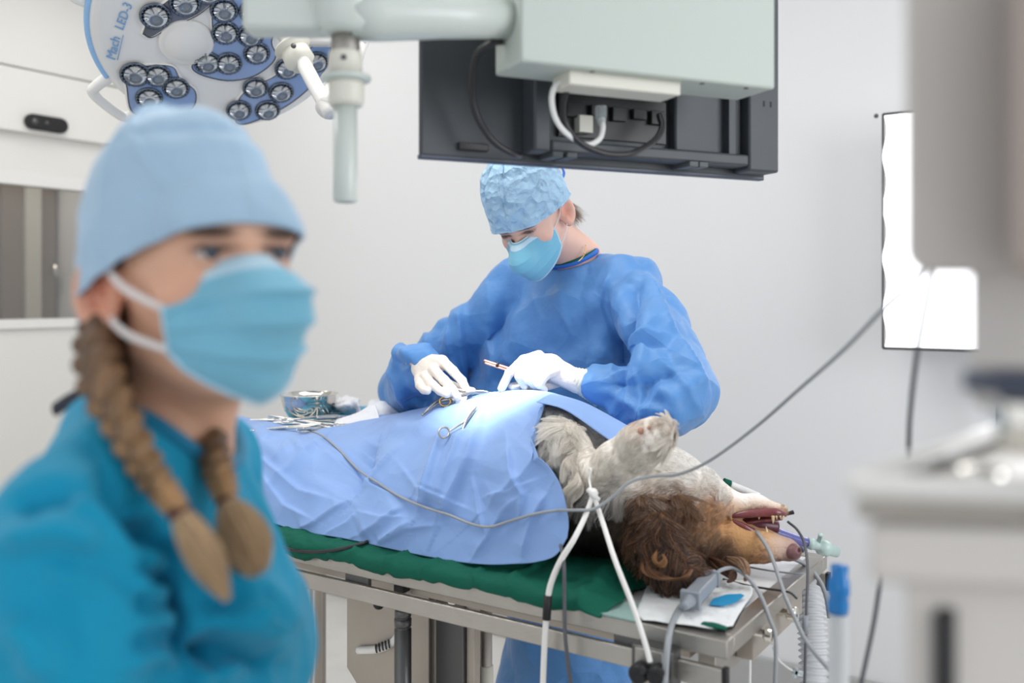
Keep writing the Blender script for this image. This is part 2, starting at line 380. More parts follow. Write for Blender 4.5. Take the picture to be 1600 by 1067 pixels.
def hairs(name, pts, r0, cols, m, parent, label=None, rt=.3):
    N_, K = pts.shape[:2]; hc = bpy.data.hair_curves.new(name); hc.add_curves([K]*N_)
    o0 = ROOT[parent.name]
    hc.position_data.foreach_set('vector', (pts-o0).astype(np.float32).ravel()) if hasattr(hc, 'position_data') else hc.attributes['position'].data.foreach_set('vector', (pts-o0).astype(np.float32).ravel())
    at = hc.attributes.get('radius') or hc.attributes.new('radius', 'FLOAT', 'POINT')
    rr = np.tile(r0*np.linspace(1, rt, K), N_).astype(np.float32); at.data.foreach_set('value', rr)
    ca = hc.attributes.new('col', 'FLOAT_COLOR', 'CURVE'); c4 = np.ones((N_, 4), np.float32); c4[:, :3] = cols; ca.data.foreach_set('color', c4.ravel())
    hc.materials.append(m); o = bpy.data.objects.new(name, hc); COL.objects.link(o); o.parent = parent; ROOT[o.name] = o0
    if label: o['label'] = label
    return o
# ================================================================== the room
rb = lambda lo, hi: box(lo, hi, R)
XL, YB, ZC = -4.18, 3.2, 2.95
struct('floor', rb((-5.9, -2.2, -.05), (2.7, 3.4, 0)), M['floor'], smooth=False)
struct('ceiling', rb((-5.9, -2.2, ZC), (2.7, 3.4, ZC+.05)), M['ceiling'], smooth=False)
struct('wall_back', rb((-5.9, YB, 0), (2.7, YB+.12, ZC)), M['wall'], smooth=False)
struct('wall_right', rb((2.6, -2.2, 0), (2.7, YB, ZC)), M['wall'], smooth=False)
struct('baseboard_back', rb((XL, YB-.018, 0), (2.6, YB, .15)), M['base'], smooth=False, bevel=.004)
def LW(px, py, off=0):
    k = (px-800)/F; D = -(XL+off)/(SX-k*SY); return P(px, py, D)
y0, y1, z0, z1 = .6, 2.78, 1.30, 1.945
wl = cat(rb((XL-.1, -2.2, 0), (XL, YB, z0)), rb((XL-.1, -2.2, z1), (XL, YB, ZC)), rb((XL-.1, -2.2, z0), (XL, y0, z1)), rb((XL-.1, y1, z0), (XL, YB, z1)))
wlo = struct('wall_left', wl, M['wall_left'], smooth=False)
obj('panel', rb((XL+.001, -1.5, 2.150), (XL+.05, YB-.03, 2.432)), M['wall_left'], wlo, bevel=.004)       # header box over the sliding door
obj('panel', rb((XL+.001, -1.5, 2.442), (XL+.035, YB-.03, 2.94)), M['wall_left'], wlo, bevel=.004)
wn = struct('window_1', rb((XL-.06, y0, z0), (XL-.052, y1, z1)), M['glass'], smooth=False)
fr = cat(rb((XL-.07, y0, z1-.03), (XL+.012, y1, z1+.03)), rb((XL-.07, y0, z0-.035), (XL+.02, y1, z0+.008)), rb((XL-.07, y1-.03, z0), (XL+.012, y1+.02, z1)), rb((XL-.07, y0-.02, z0), (XL+.012, y0+.03, z1)))
obj('window_frame', fr, M['white'], wn, bevel=.003)
wb = struct('wall_beyond', rb((XL-1.35, -2.2, 0), (XL-1.3, 4.6, ZC)), M['taupe'], smooth=False)
def BW(px, py=400, dx=-1.3):
    k = (px-800)/F; D = -(XL+dx)/(SX-k*SY); q = P(px, py, D); return q[0]*SX+q[1]*SY
dn = struct('door_1', rb((XL-1.3, BW(-4), 0), (XL-1.25, BW(28), 2.3)), M['brown'], smooth=False)
obj('door_panel', rb((XL-1.3, BW(54), 0), (XL-1.26, BW(80), 2.3)), M['brown'], dn, smooth=False)
obj('door_jamb', rb((XL-1.3, BW(31), 0), (XL-1.22, BW(53), 2.3)), M['cream'], dn, smooth=False)
obj('door_handle', rb((XL-1.22, BW(69), 1.53), (XL-1.19, BW(76), 1.6)), M['chrome'], dn)
area('corridor_fill_light', R(XL-.7, 2.3, 2.8), R(XL-.9, 2.4, 0), .8, .8, 13, (1, .93, .84))  # unseen lamp added to brighten the space beyond the glass
# black door sensor on the header
c = LW(71, 193.5, .055); sn = thing('door_sensor', 'black pill-shaped motion sensor on the white header above the sliding door', 'sensor', c)
n_ = np.array([SY, -SX, 0]); al = np.array([SX, SY, 0]); up = np.array([0, 0, 1.])
pill = [c-n_*.006+al*(sx*.065+.034*math.cos(t)*(1 if sx > 0 else 1))+up*.034*math.sin(t) for sx, ts in ((1, np.linspace(-math.pi/2, math.pi/2, 12)), (-1, np.linspace(math.pi/2, 1.5*math.pi, 12))) for t in ts]
obj('housing', prism(pill, n_*.03), M['rubber'], sn, bevel=.006)
for i, r in ((-1, .016), (-.1, .010)): obj('lens', lathe(c+al*i*.06+n_*.022, n_, [(r, 0), (r, .004), (r*.6, .007), (0, .008)], 20), M['dark_steel'], sn)

# ================================================================== surgical lamp
LC = P(350, 50, 2.32); vw = nrm(np.array([0, 0, H])-LC); er = nrm(np.cross((0, 0, 1), vw)) ; ed = -np.cross(vw, er); ed = ed if ed[2] < 0 else -ed
er = er if er[0] > 0 else -er
t_ = math.radians(35.5); LN = nrm(math.cos(t_)*vw+math.sin(t_)*(.228*er+.974*ed))
def LP(px, py, off=0):
    d = np.array([(px-800)/F, 1, -(py-HY)/F]); o = np.array([0, 0, H]); pc = LC+LN*off
    return o+d*(np.dot(pc-o, LN)/np.dot(d, LN))
lamp = thing('surgical_lamp', 'large round white surgical lamp head with clusters of clear lenses on blue glass', 'lamp', LC)
RL = .305
obj('lamp_head', lathe(LC, LN, [(0, -.13), (.12, -.128), (.22, -.105), (.29, -.07), (RL+.005, -.045), (RL+.012, -.02), (RL+.006, -.004), (RL-.006, .003), (RL-.022, .0), (0, .0)], 96), M['white'], lamp)
obj('lamp_trim', lathe(LC, LN, [(.292, -.078), (.302, -.072), (.314, -.05), (.306, -.048), (.297, -.065)], 96), M['lamp_blue'], lamp)
U_s, W_s, _z = basis(LN)
def lang(px, py): q = LP(px, py)-LC; return math.atan2(np.dot(q, W_s), np.dot(q, U_s))
a_, b_ = lang(230, -60), lang(160, 125)
if abs(a_-b_) > math.pi: a_ += 2*math.pi*np.sign(b_-a_)
obj('lamp_stripe', tube([LC+(RL+.007)*(math.cos(t)*U_s+math.sin(t)*W_s)-LN*.006 for t in np.linspace(a_, b_, 60)], .0075, 8), M['lamp_blue'], lamp)
def lampplate(pts, m, name='glass_panel', mir=None):
    q = np.array([LP(x, y, .002) for x, y in pts]); q = cr(np.concatenate([q, q[:1]]), 64)[:-1]
    cc = q.mean(0)
    p = obj(name, prism(q, LN*.003), m, lamp, smooth=False)
    rim = tube(np.concatenate([q, q[:1], q[1:2]]), .0045, 8, cap=False)
    obj('panel_rim', rim, M['white'], p)
    q2 = cc+(q-cc)*.985; obj('panel_seal', tube(np.concatenate([q2, q2[:1], q2[1:2]])+LN*.003, .002, 6, cap=False), M['dark_steel'], p)
    return p
kid = lampplate([(372, -30), (362, 0), (334, 14), (331, 40), (334, 64), (322, 78), (302, 95), (300, 108), (320, 119), (358, 126), (396, 119), (424, 100), (432, 84), (425, 62), (440, 20), (430, -25)], M['lens_plate'])
ul = lampplate([(222, 52), (235, 24), (270, -6), (310, -30), (362, -40), (340, -5), (310, 22), (262, 44), (236, 58)], M['lens_plate_grey'])
ll = lampplate([(196, 130), (204, 108), (226, 101), (268, 102), (282, 122), (306, 142), (300, 170), (262, 182), (208, 176)], M['lens_plate'])
lr = lampplate([(362, 176), (376, 148), (398, 132), (428, 118), (450, 98), (478, 76), (516, 64), (512, 100), (488, 132), (452, 162), (405, 186), (372, 194)], M['lens_plate'])
ur = lampplate([(455, 30), (470, -10), (500, -20), (520, 10), (516, 40), (490, 52)], M['lens_plate'])
lens_pts = [(350, 16), (352, 51), (324, 98), (357, 99), (401, 83), (391, 55), (395, 18), (243, 25), (289, 5), (211, 116), (246, 118), (233, 153), (275, 137), (373, 172), (399, 137), (439, 144), (449, 107), (494, 97), (418, 172), (487, 14), (325, -14)]
for k, (x, y) in enumerate(lens_pts):
    par = ul if k in (7, 8, 20) else ll if k in (9, 10, 11, 12) else lr if k in (13, 14, 15, 16, 17, 18) else ur if k == 19 else kid
    c = LP(x, y, .006); r = .034 if k not in (7, 8, 9, 20) else .037
    U, W, Z = basis(LN)
    g = lathe(c, LN, [(r, 0), (r, .003), (r*.9, .005), (r*.82, .003), (r*.62, -.001), (r*.30, .0015), (0, .001)], 32)
    sp_ = [obox(c+.83*r*(math.cos(a)*U+math.sin(a)*W)+LN*.005, nrm(math.cos(a)*U+math.sin(a)*W), nrm(-math.sin(a)*U+math.cos(a)*W), LN, r*.14, r*.022, .0012) for a in np.linspace(0, 2*math.pi, 21)[:-1]]
    l = obj('lens', cat(g, *sp_), M['lens_cup'], par)
    # glass dome sits in front: one sub-part level is used, so it is its own panel-level child
    obj('lens_dome', lathe(c+LN*.005, LN, [(r*.74, 0), (r*.7, .004), (r*.52, .009), (r*.34, .012), (r*.30, .0105), (r*.16, .014), (0, .0155)], 32), M['lens'], par)
obj('hub_disc', lathe(LP(291, 65, 0), LN, [(.066, 0), (.066, .006), (.060, .012), (.052, .010), (.050, .013), (0, .014)], 48), M['white'], lamp)
# handles on the rim
def handle(a, w_, d_):
    U = nrm(LP(*a)-LC); T = np.cross(LN, U); b = LC+U*(RL+.005)-LN*.02
    pts = [b-T*w_-U*.02, b-T*w_+U*d_*.6, b-T*w_*.75+U*d_, b+T*w_*.75+U*d_, b+T*w_+U*d_*.6, b+T*w_-U*.02]
    return stube(pts, [.015, .0145, .0135, .0135, .0145, .015], 40, 10)
obj('handle', handle((188, 160), .062, .062), M['white'], lamp)
obj('handle', handle((205, 2), .05, .03), M['white'], lamp)
# print on the bevel of the head
def text(s, name, size, m, parent, pos, xdir, zdir, shear=0, ext=.0006, align='LEFT', kind=None):
    cu = bpy.data.curves.new(name, 'FONT'); cu.body = s; cu.size = size; cu.extrude = ext; cu.shear = shear; cu.align_x = align
    to = bpy.data.objects.new(name, cu); COL.objects.link(to); dg = bpy.context.evaluated_depsgraph_get(); me = bpy.data.meshes.new_from_object(to.evaluated_get(dg))
    v = np.array([x.co[:] for x in me.vertices]); f = [tuple(p.vertices) for p in me.polygons]
    bpy.data.objects.remove(to); bpy.data.meshes.remove(me); bpy.data.curves.remove(cu)
    xd, zd = nrm(xdir), nrm(zdir); yd = np.cross(zd, xd)
    return obj(name, (np.asarray(pos)+v[:, :1]*xd+v[:, 1:2]*yd+v[:, 2:]*zd, f), m, parent, smooth=False)
a0, a1 = LP(172, 97, .003), LP(187, 33, .003)
xd = nrm(a1-a0); 
text('Mach', 'lettering', .032, M['print_blue'], lamp, a0+nrm(LC-a0)*.012, xd, LN, shear=.2)
am = a0+xd*.088+nrm(LC-a0)*.014
xd2 = nrm(LP(190, 28, .003)-LP(176, 66, .003))
text('LED-3', 'lettering', .030, M['print_blue'], lamp, am, xd2, LN, shear=.2)
obj('lettering_underline', tube([a0+nrm(LC-a0)*.018-0*xd, a0+nrm(LC-a0)*.018+xd*.075], .0009, 6), M['print_blue'], lamp)
for q_ in lamp.children:
    if q_.name.startswith('lettering'): pass
# yoke joint and arm on the right
j0 = P(452, 64, 2.22); j1 = P(470, 92, 2.2); j2 = P(512, 170, 2.18)
obj('yoke', stube([LC+er*.20-LN*.10, P(470, 20, 2.30), P(446, 58, 2.24)], .026, 20, 14), M['white'], lamp)
ad = nrm(j2-j1)
obj('arm_joint', cat(lathe(j0, ad, [(.018, -.03), (.018, .0), (.043, .012), (.046, .018), (.03, .024), (.034, .03), (.036, .06), (.028, .066), (.026, .075), (0, .075)], 32)), M['cream'], lamp)
obj('arm', cat(tube([j1, j2, j2+(j2-j1)*.12], .018, 20)), M['white'], lamp)
obj('screw', cat(lathe(P(459, 72, 2.17), -np.array([0, 1., 0]), [(.006, 0), (.006, .004), (0, .004)], 12)), M['dark_steel'], lamp)
obj('support_arm', stube([j2, P(560, 60, 2.42), P(600, -60, 2.5)], .03, 20, 16), M['white'], lamp)
obj('side_plate', obox(P(528, 62, 2.40), (1, 0, 0), (0, 1, 0), (0, 0, 1), .075, .02, .016), M['white'], lamp, bevel=.008)

# ================================================================== ceiling boom arm with drop tube
boom = thing('boom_arm', 'pale grey-green jointed ceiling arm with a vertical drop tube, left of the monitor', 'boom', P(540, 0, 1.2))
DB = 1.2
bx0 = lambda x0, y0_, x1, y1_, D, dd: cat(*[(np.array([P(x, y, D+e) if False else P(x, y, D)+np.array([0, e, 0]) for e in (0, dd) for (x, y) in ((x0, y0_), (x1, y0_), (x1, y1_), (x0, y1_))]), [(0, 1, 2, 3), (7, 6, 5, 4), (0, 4, 5, 1), (1, 5, 6, 2), (2, 6, 7, 3), (3, 7, 4, 0)])])
obj('arm_housing', bx0(376, -90, 516, 45, DB-.02, .05), M['green_white'], boom, bevel=.008)
obj('elbow_joint', lathe(P(541, -60, DB), (0, 0, -1), [(.036, 0), (.04, .01), (.041, .055), (.038, .085), (.030, .094), (.02, .096), (0, .096)], 40), M['green_white'], boom)
zc_ = lambda y: P(540, y, DB)[2]
def zl(x, rows, m, nm, n=40): return obj(nm, lathe(P(x, 0, DB)*np.array([1, 1, 0]), (0, 0, 1), [(r_/F*DB, zc_(y)) for r_, y in rows], n), m, boom)
zl(540, [(0, 50), (22, 50), (23, 80), (24, 84), (0, 84)], M['steel'], 'steel_collar')
zl(540, [(0, 82), (25, 82), (26, 86), (26, 121), (0, 121)], M['cream'], 'upper_sleeve')
zl(541, [(0, 119), (38, 119), (39, 122), (38, 126), (30, 128), (0, 128)], M['green_white'], 'flange')
zl(541, [(0, 126), (27, 126), (28, 135), (27.5, 158), (25, 166), (0, 167)], M['cream'], 'lower_sleeve')
zl(539.5, [(0, 165), (18.5, 166), (19, 312), (17, 316), (12, 317), (11.5, 305), (0, 305)], M['green_white'], 'drop_tube')
obj('screw', lathe(P(542, 96, DB)-np.array([0, .0215, 0]), (0, -1, 0), [(.0035, 0), (.0035, .002), (0, .002)], 14), M['dark_steel'], boom)
obj('cross_arm', cat(lathe(P(555, 20, DB), nrm(P(795, 30, 1.29)-P(555, 20, DB)), [(.0, -.01), (.035, -.01), (.036, .03), (.030, .12), (.0265, .235), (0, .236)], 40)), M['green_white'], boom)

# ================================================================== monitor seen from behind with its housing
BR = nrm((.918, .396, 0)); BB = np.array([-BR[1], BR[0], 0]); UP = np.array([0, 0, 1.])
c0 = P(814, 96, 1.25)
mon = thing('monitor', 'black flat monitor seen from behind under its pale grey housing box', 'monitor', c0)
fb = lambda x, y, z: c0+BR*x+BB*y+UP*z
obj('housing_box', box((0, 0, 0), (.425, .093, .34), fb), M['housing'], mon, bevel=.004)
obj('bracket_plate', box((.083, .02, -.019), (.268, .075, .004), lambda x, y, z: fb(x, y, z)), M['cream'], mon, bevel=.002)
for x, y in ((.115, .012), (.30, .012), (.38, .012)): obj('screw', cat(lathe(fb(x, y, .001), (0, 0, -1), [(.004, 0), (.004, .002), (0, .002)], 12)), M['dark_steel'], mon)
m0 = P(657, 243, 1.405); m1 = P(1195, 276, 1.68); MR = nrm((m1-m0)*np.array([1, 1, 0])); MB = np.array([-MR[1], MR[0], 0]); ML = np.linalg.norm((m1-m0)[:2])
fm = lambda x, y, z: m0+MR*x+MB*y+UP*(z)
zt = .40
obj('screen_back', box((0, .0, 0), (ML, .012, zt), fm), M['shell'], mon, bevel=.004)
obj('screen', box((.004, .0125, .004), (ML-.004, .02, zt), fm), M['black'], mon, bevel=.002)
# raised centre shell around an open connector bay
bx_ = .20; bw = .385; by = -.045
hump = cat(box((bx_-.03, by, .012), (bx_, 0, zt), fm), box((bx_+bw, by, .004), (ML-.006, 0, zt), fm), box((bx_, by, .012), (bx_+bw, 0, .032), fm), box((bx_, by, .175), (bx_+bw, 0, zt), fm), box((bx_+.245, by*.55, .032), (bx_+bw, 0, .175), fm))
obj('rear_shell', hump, M['shell'], mon, bevel=.004)
obj('connector_bay', box((bx_, -.004, .03), (bx_+bw, -.001, .176), fm), M['shell_light'], mon, smooth=False)
obj('connector_bay_pillar', box((bx_+.345, by*.9, .03), (bx_+.36, -.002, .175), fm), M['shell'], mon, bevel=.001)
obj('connector_board', box((bx_+.03, -.012, .045), (bx_+.235, -.004, .115), fm), M['black'], mon, smooth=False)
for i, x in enumerate((.04, .085, .125, .165, .2)):
    obj('socket', box((bx_+x, -.022, .075+(i % 2)*.006), (bx_+x+.026, -.010, .098), fm), M['black'], mon, bevel=.001)
obj('socket', box((bx_+.058, -.03, .05), (bx_+.083, -.006, .078), fm), M['cream'], mon, bevel=.001)
for x in (.06, ML-.08): obj('latch_clip', box((x, -.008, .012), (x+.05, .0, .024), fm), M['black'], mon, bevel=.002)
for x in (.20, .225, ML-.20, ML-.18): obj('clip', box((x, -.05, .004), (x+.018, .002, .013), fm), M['shell_light'], mon, bevel=.001)
for x in (.615, .63): obj('vent_hole', box((x, by-.0005, .118), (x+.004, by+.001, .128), fm), M['rubber'], mon, smooth=False)
obj('bezel_edge', box((0, .001, -.004), (ML, .016, .004), fm), M['navy'], mon, bevel=.002)
def cable(pts, r, m, label, name='cable', group=None, n=60, cat_='cable'):
    o = obj(name, stube(pts, r, n, 10), m); return tag(o, label, cat_, group)
cable([P(786, 64, 1.30), P(768, 68, 1.30), P(745, 86, 1.33), P(737, 130, 1.36), P(743, 175, 1.38), P(768, 218, 1.39), P(800, 240, 1.41), P(812, 243, 1.44)], .0052, M['cable_black'], 'black cable looping down left of the housing box behind the monitor')
cable([P(884, 124, 1.33), P(868, 134, 1.33), P(862, 155, 1.34), P(868, 185, 1.36), P(885, 208, 1.38), P(915, 226, 1.40), P(936, 218, 1.42), P(942, 200, 1.43), P(940, 186, 1.44)], .0042, M['cable_white'], 'white cable hanging in a loop inside the monitor bay')
cable([P(897, 128, 1.35), P(882, 150, 1.36), P(882, 190, 1.38), P(905, 222, 1.39), P(945, 240, 1.41), P(985, 240, 1.43), P(1020, 222, 1.47), P(1034, 200, 1.50), P(1030, 180, 1.52)], .0052, M['cable_black'], 'thick black cable looping along the bottom of the monitor bay')
o = tag(obj('cable_plug', stube([P(939, 166, 1.44), P(939, 182, 1.44), P(940, 196, 1.435)], [.009, .009, .005], 12, 12), M['clear']), 'clear network plug on the white cable behind the monitor', 'plug')

# ================================================================== lit panel on the back wall
yp = YB-.17
def WB(px, py, d): return Pd(px, py, d)
pl0, pl1 = WB(1384, 182, yp), WB(1386, 541, yp)
xl0 = pl0[0]*SY-pl0[1]*SX; zt_, zb_ = pl0[2], pl1[2]
lp = thing('light_panel', 'glowing white rectangular light panel with thin dark wire frame before the back wall, right', 'light panel', R(xl0+.3, yp, zb_))
xs = np.linspace(0, .62, 60); zs = np.linspace(zb_, zt_, 60)
Gp = np.array([[R(xl0+x+(.006*math.sin(z*40)*(x < .03)), yp-.012+.012*math.cos((x/.62-.5)*3)*0+.002*math.sin(x*60+z*23), z) for z in zs] for x in xs])
obj('diffuser', grid(Gp), M['panel_glow'], lp, solid=.004)
obj('backing', rb((xl0+.02, yp+.012, zb_+.02), (xl0+.60, yp+.10, zt_-.02)), M['rubber'], lp, bevel=.01)
xa = xl0-.006
for a_, b_ in ((R(xa, yp-.01, zb_-.006), R(xa, yp-.01, zt_+.006)), (R(xa, yp-.01, zb_-.006), R(xl0+.63, yp-.01, zb_-.006)), (R(xa, yp-.01, zt_+.006), R(xl0+.63, yp-.01, zt_+.006)), (R(xl0+.63, yp-.01, zb_-.006), R(xl0+.63, yp-.01, zt_+.006))):
    obj('frame_rod', cyl(a_, b_, .0038, 8), M['dark_steel'], lp)
obj('corner_tip', ball(R(xa-.02, yp-.01, zt_+.003), .007), M['dark_steel'], lp)
obj('stand_pole', cyl(R(xl0+.31, yp+.06, 0), R(xl0+.31, yp+.06, zb_+.04), .012, 12), M['dark_steel'], lp)
for q_ in range(3):
    a = q_*2.09+.5; obj('leg', cyl(R(xl0+.31, yp+.06, .12), R(xl0+.31+.16*math.cos(a), yp+.06+.1*math.sin(a), .01), .008, 8), M['dark_steel'], lp)

# ================================================================== blurred machine in the right foreground
mach = thing('anaesthesia_machine', 'beige machine with tray top, column and screen, blurred at the right edge', 'machine', (.32, .52, 0))
bm_ = M['beige_mach']
def pbox(x0, y0_, x1, y1_, D, dd, m, nm, bev=.006):
    obj(nm, bx0(x0, y0_, x1, y1_, D, dd), m, mach, bevel=bev)
def rr(x0, y0_, x1, y1_, r, D):
    q = []
    for nm, cx, cy, a in (('tl', x0+r, y0_+r, 180), ('tr', x1-r, y0_+r, 270), ('br', x1-r, y1_-r, 0), ('bl', x0+r, y1_-r, 90)):
        for t in np.linspace(a, a+90, 9): q.append(P(cx+r*math.cos(math.radians(t)), cy+r*math.sin(math.radians(t)), D))
    return q
obj('screen_housing', prism(rr(1414, -160, 2150, 424, 34, .50), (.029, .06, 0)), bm_, mach, bevel=.003)
obj('screen_housing_side', prism(rr(1575, -160, 2150, 424, 20, .44), (.034, .055, 0)), M['brown_mach'], mach, bevel=.003)
obj('column', prism(rr(1516, 400, 1700, 640, 30, .52), (.03, .05, 0)), bm_, mach, bevel=.003)
obj('column_collar', lathe(P(1600, 592, .47), (0, 0, 1), [(0, -.006), (.028, -.006), (.028, .004), (0, .004)], 30), M['navy'], mach)
obj('gas_knob', lathe(P(1600, 640, .47), (0, 0, 1), [(0, -.022), (.012, -.022), (.014, .0), (.010, .016), (0, .016)], 24), M['chrome'], mach)
# tray: corner nearest, left edge running away to the right-back
tz = P(1340, 775, .50)[2]
ta, tb = P(1335, 778, .50), P(1335, 778, .50)+np.array([.30, .33, 0])
ta2 = ta+np.array([.42, -.06, 0])
quad = [ta, tb, tb+np.array([.42, -.06, 0]), ta2]
obj('tray_top', prism(quad, (0, 0, -.012)), M['steel'], mach, bevel=.003)
rimv = UP*.016
for a_, b_ in ((ta, tb), (ta, ta2)):
    t = nrm(b_-a_); obj('tray_rim', tube([a_+rimv*.4, b_+rimv*.4], .007, 12), M['white'], mach)
lw = nrm(ta2-ta); bk = nrm(tb-ta)
def mb(a0_, a1_, z0_, z1_, inn=0, dd=.3): 
    p = ta+lw*a0_+bk*inn; return prism([p+UP*z0_, p+lw*(a1_-a0_)+UP*z0_, p+lw*(a1_-a0_)+UP*z1_, p+UP*z1_], bk*dd)
obj('cabinet_body', mb(.004, .42, -.048, -.012, .004), bm_, mach, bevel=.006)
obj('cabinet_leg', mb(.018, .42, -1.28, -.046, .02, .26), bm_, mach, bevel=.004)
obj('drawer_slot', mb(.036, .046, -.5, -.062, .012, .02), M['rubber'], mach, bevel=.002)
obj('bottle_cap', lathe(ta+lw*.10+bk*.09+UP*.0, (0, 0, 1), [(0, 0), (.022, 0), (.024, .01), (.02, .02), (0, .022)], 24), M['chrome'], mach)
obj('knob', lathe(ta+lw*.05+bk*.05, (0, 0, 1), [(0, 0), (.014, 0), (.014, .012), (0, .013)], 20), M['chrome'], mach)
for q_ in range(4):
    p = ta+lw*(.06+.32*(q_ % 2))+bk*(.05+.2*(q_//2)); obj('castor', lathe(np.array([p[0], p[1], .03])-lw*.012, lw, [(0, 0), (.03, 0), (.03, .024), (0, .024)], 20), M['rubber'], mach)
# ================================================================== operating table (room frame: x along, y across)
X1, X0, Y0, Y1 = -.50, -1.98, 1.336, 1.893
TZ = .90
tb_ = thing('operating_table', 'stainless steel operating table with side rails under the green sheet', 'table', R(-1.2, 1.6, 0))
def to(nm, g, m='steel', bev=.002, **k): return obj(nm, g, M[m], tb_, bevel=bev, **k)
to('table_top', rb((X0, Y0+.03, TZ-.012), (X1-.03, Y1-.03, TZ-.002)), 'table_white')
to('frame_bar', rb((X0, Y0, TZ-.028), (X1, Y0+.03, TZ)))
to('frame_bar', rb((X0, Y1-.03, TZ-.028), (X1, Y1, TZ)))
to('frame_bar', rb((X1-.03, Y0+.03, TZ-.028), (X1, Y1-.03, TZ)))
to('frame_bar', rb((X0, Y0+.03, TZ-.028), (X0+.03, Y1-.03, TZ)))
for yy in (Y0-.012, Y1):
    r_ = to('side_rail', rb((X0+.02, yy, .830), (X1-.002, yy+.012, .861)))
    obj('rail_end_cap', rb((X1-.004, yy-.001, .828), (X1+.004, yy+.013, .863)), M['rubber'], r_, bevel=.001)
for xx in (X0+.2, -1.25, X1-.16):
    for yy in (Y0, Y1-.012): to('rail_bracket', rb((xx-.03, yy, .835), (xx+.03, yy+.012, .875)), 'dark_steel')
to('end_beam', rb((X1-.075, Y0+.07, .800), (X1-.045, Y1-.07, .873)))
to('end_beam', rb((X1-.045, Y0+.16, .815), (X1-.015, Y1-.12, .873)), 'steel_dull')
for yy in (1.50, 1.62):
    to('end_knob', lathe(R(X1-.015, yy, .862), R(1, 0, 0), [(0, 0), (.007, 0), (.007, .018), (.013, .02), (.014, .034), (.011, .036), (0, .037)], 20), 'chrome')
for yy in (Y0+.10, Y1-.12): to('under_beam', rb((X0+.06, yy, .82), (X1-.1, yy+.03, .872)), 'steel_dull')
# plate column: seen under the rail
def rx(px, d): D = Dd(px, d); return (px-800)/F*D*SY-D*SX
d1 = 1.50
pa, pb, pc, pd = rx(542, d1), rx(658, d1), rx(692, d1), rx(745, d1)
zz = lambda px, py, d: P(px, py, Dd(px, d))[2]
fl = [(pa, .86), (rx(772, d1), .86), (rx(772, d1), .83), (pc, .80), (pb+.02, .80), (pb+.02, .12), (pa+.05, .12), (pa+.05, .55), (pa, .60)]
to('column_plate', prism([R(x, d1, z) for x, z in fl], R(0, .006, 0)), 'steel_dull', bev=.001)
to('column_plate', rb((rx(648, d1), d1+.012, .12), (rx(690, d1), d1+.03, .80)), 'steel_dull', bev=.001)
to('column', rb((rx(690, d1), d1-.02, .1), (rx(733, d1), d1+.01, .83)), 'dark_steel')
to('column', rb((rx(733, d1), d1-.01, .1), (rx(746, d1), d1+.01, .83)), 'steel_dull')
to('slot_guide', stube([Pd(560, 1016, d1-.006), Pd(590, 1014, d1-.006), Pd(612, 1004, d1-.006), Pd(625, 990, d1-.006)], .009, 20, 8), 'white', bev=0)
for i in range(5): to('spring_coil', lathe(Pd(588+i*5, 1013-i*1.8, d1-.012), nrm((1, 0, .2)), [(.0095, -.001), (.0095, .001)], 14), 'dark_steel', bev=0)
to('slot_guide', stube([Pd(533, 890, d1-.01), Pd(552, 893, d1-.01)], .008, 8, 8), 'chrome', bev=0)
cx_ = Pd(629, 1000, 1.42)
def vp(nm, px, d, rows, m='steel', n=28):
    c_ = Pd(px, 1000, d)*np.array([1, 1, 0]); D = c_[1]
    return to(nm, lathe(c_, (0, 0, 1), [(r_/F*D, H-(y-HY)/F*D) for r_, y in rows], n), m, bev=0)
vp('gas_strut', 629.5, 1.42, [(0, 1360), (13.5, 1360), (13.5, 982), (11.5, 981), (11.5, 978), (13.5, 977), (13.5, 966), (11.5, 965), (11.5, 963), (13.2, 962), (12.8, 953), (10, 949), (0, 949)], 'dark_steel')
vp('strut_rod', 629.5, 1.42, [(0, 955), (5, 955), (5, 915), (0, 915)], 'chrome')
to('strut_bracket', cat(obox(Pd(628, 913, 1.42), R(1, 0, 0), R(0, 1, 0), UP, .012, .012, .014), obox(Pd(628, 906, 1.42), R(1, 0, 0), R(0, 1, 0), UP, .024, .012, .005)), 'rubber')
to('knob', ball(Pd(592, 943, 1.44), (.013, .012, .012)), 'rubber', bev=0)
to('knob', ball(Pd(477, 912, 1.40), (.018, .012, .010)), 'rubber', bev=0)
vp('post', 759, 1.60, [(0, 1300), (10, 1300), (10, 900), (0, 900)], 'steel')
vp('post_sleeve', 759, 1.60, [(10.2, 1300), (12, 1300), (12, 1040), (10.2, 1038)], 'cream')
to('lever', cat(obox(Pd(711, 934, 1.45), nrm((.8, 0, .5)), (0, 1, 0), nrm((-.5, 0, .8)), .016, .006, .010)), 'chrome', bev=.002)
to('base', rb((-1.65, 1.38, .02), (-.85, 1.85, .10)), 'steel', bev=.01)
for xx in (-1.6, -.9):
    for yy in (1.42, 1.8): to('castor', lathe(R(xx, yy, .028)-np.array([.012, 0, 0]), (1, 0, 0), [(0, 0), (.028, 0), (.028, .024), (0, .024)], 18), 'rubber', bev=0)
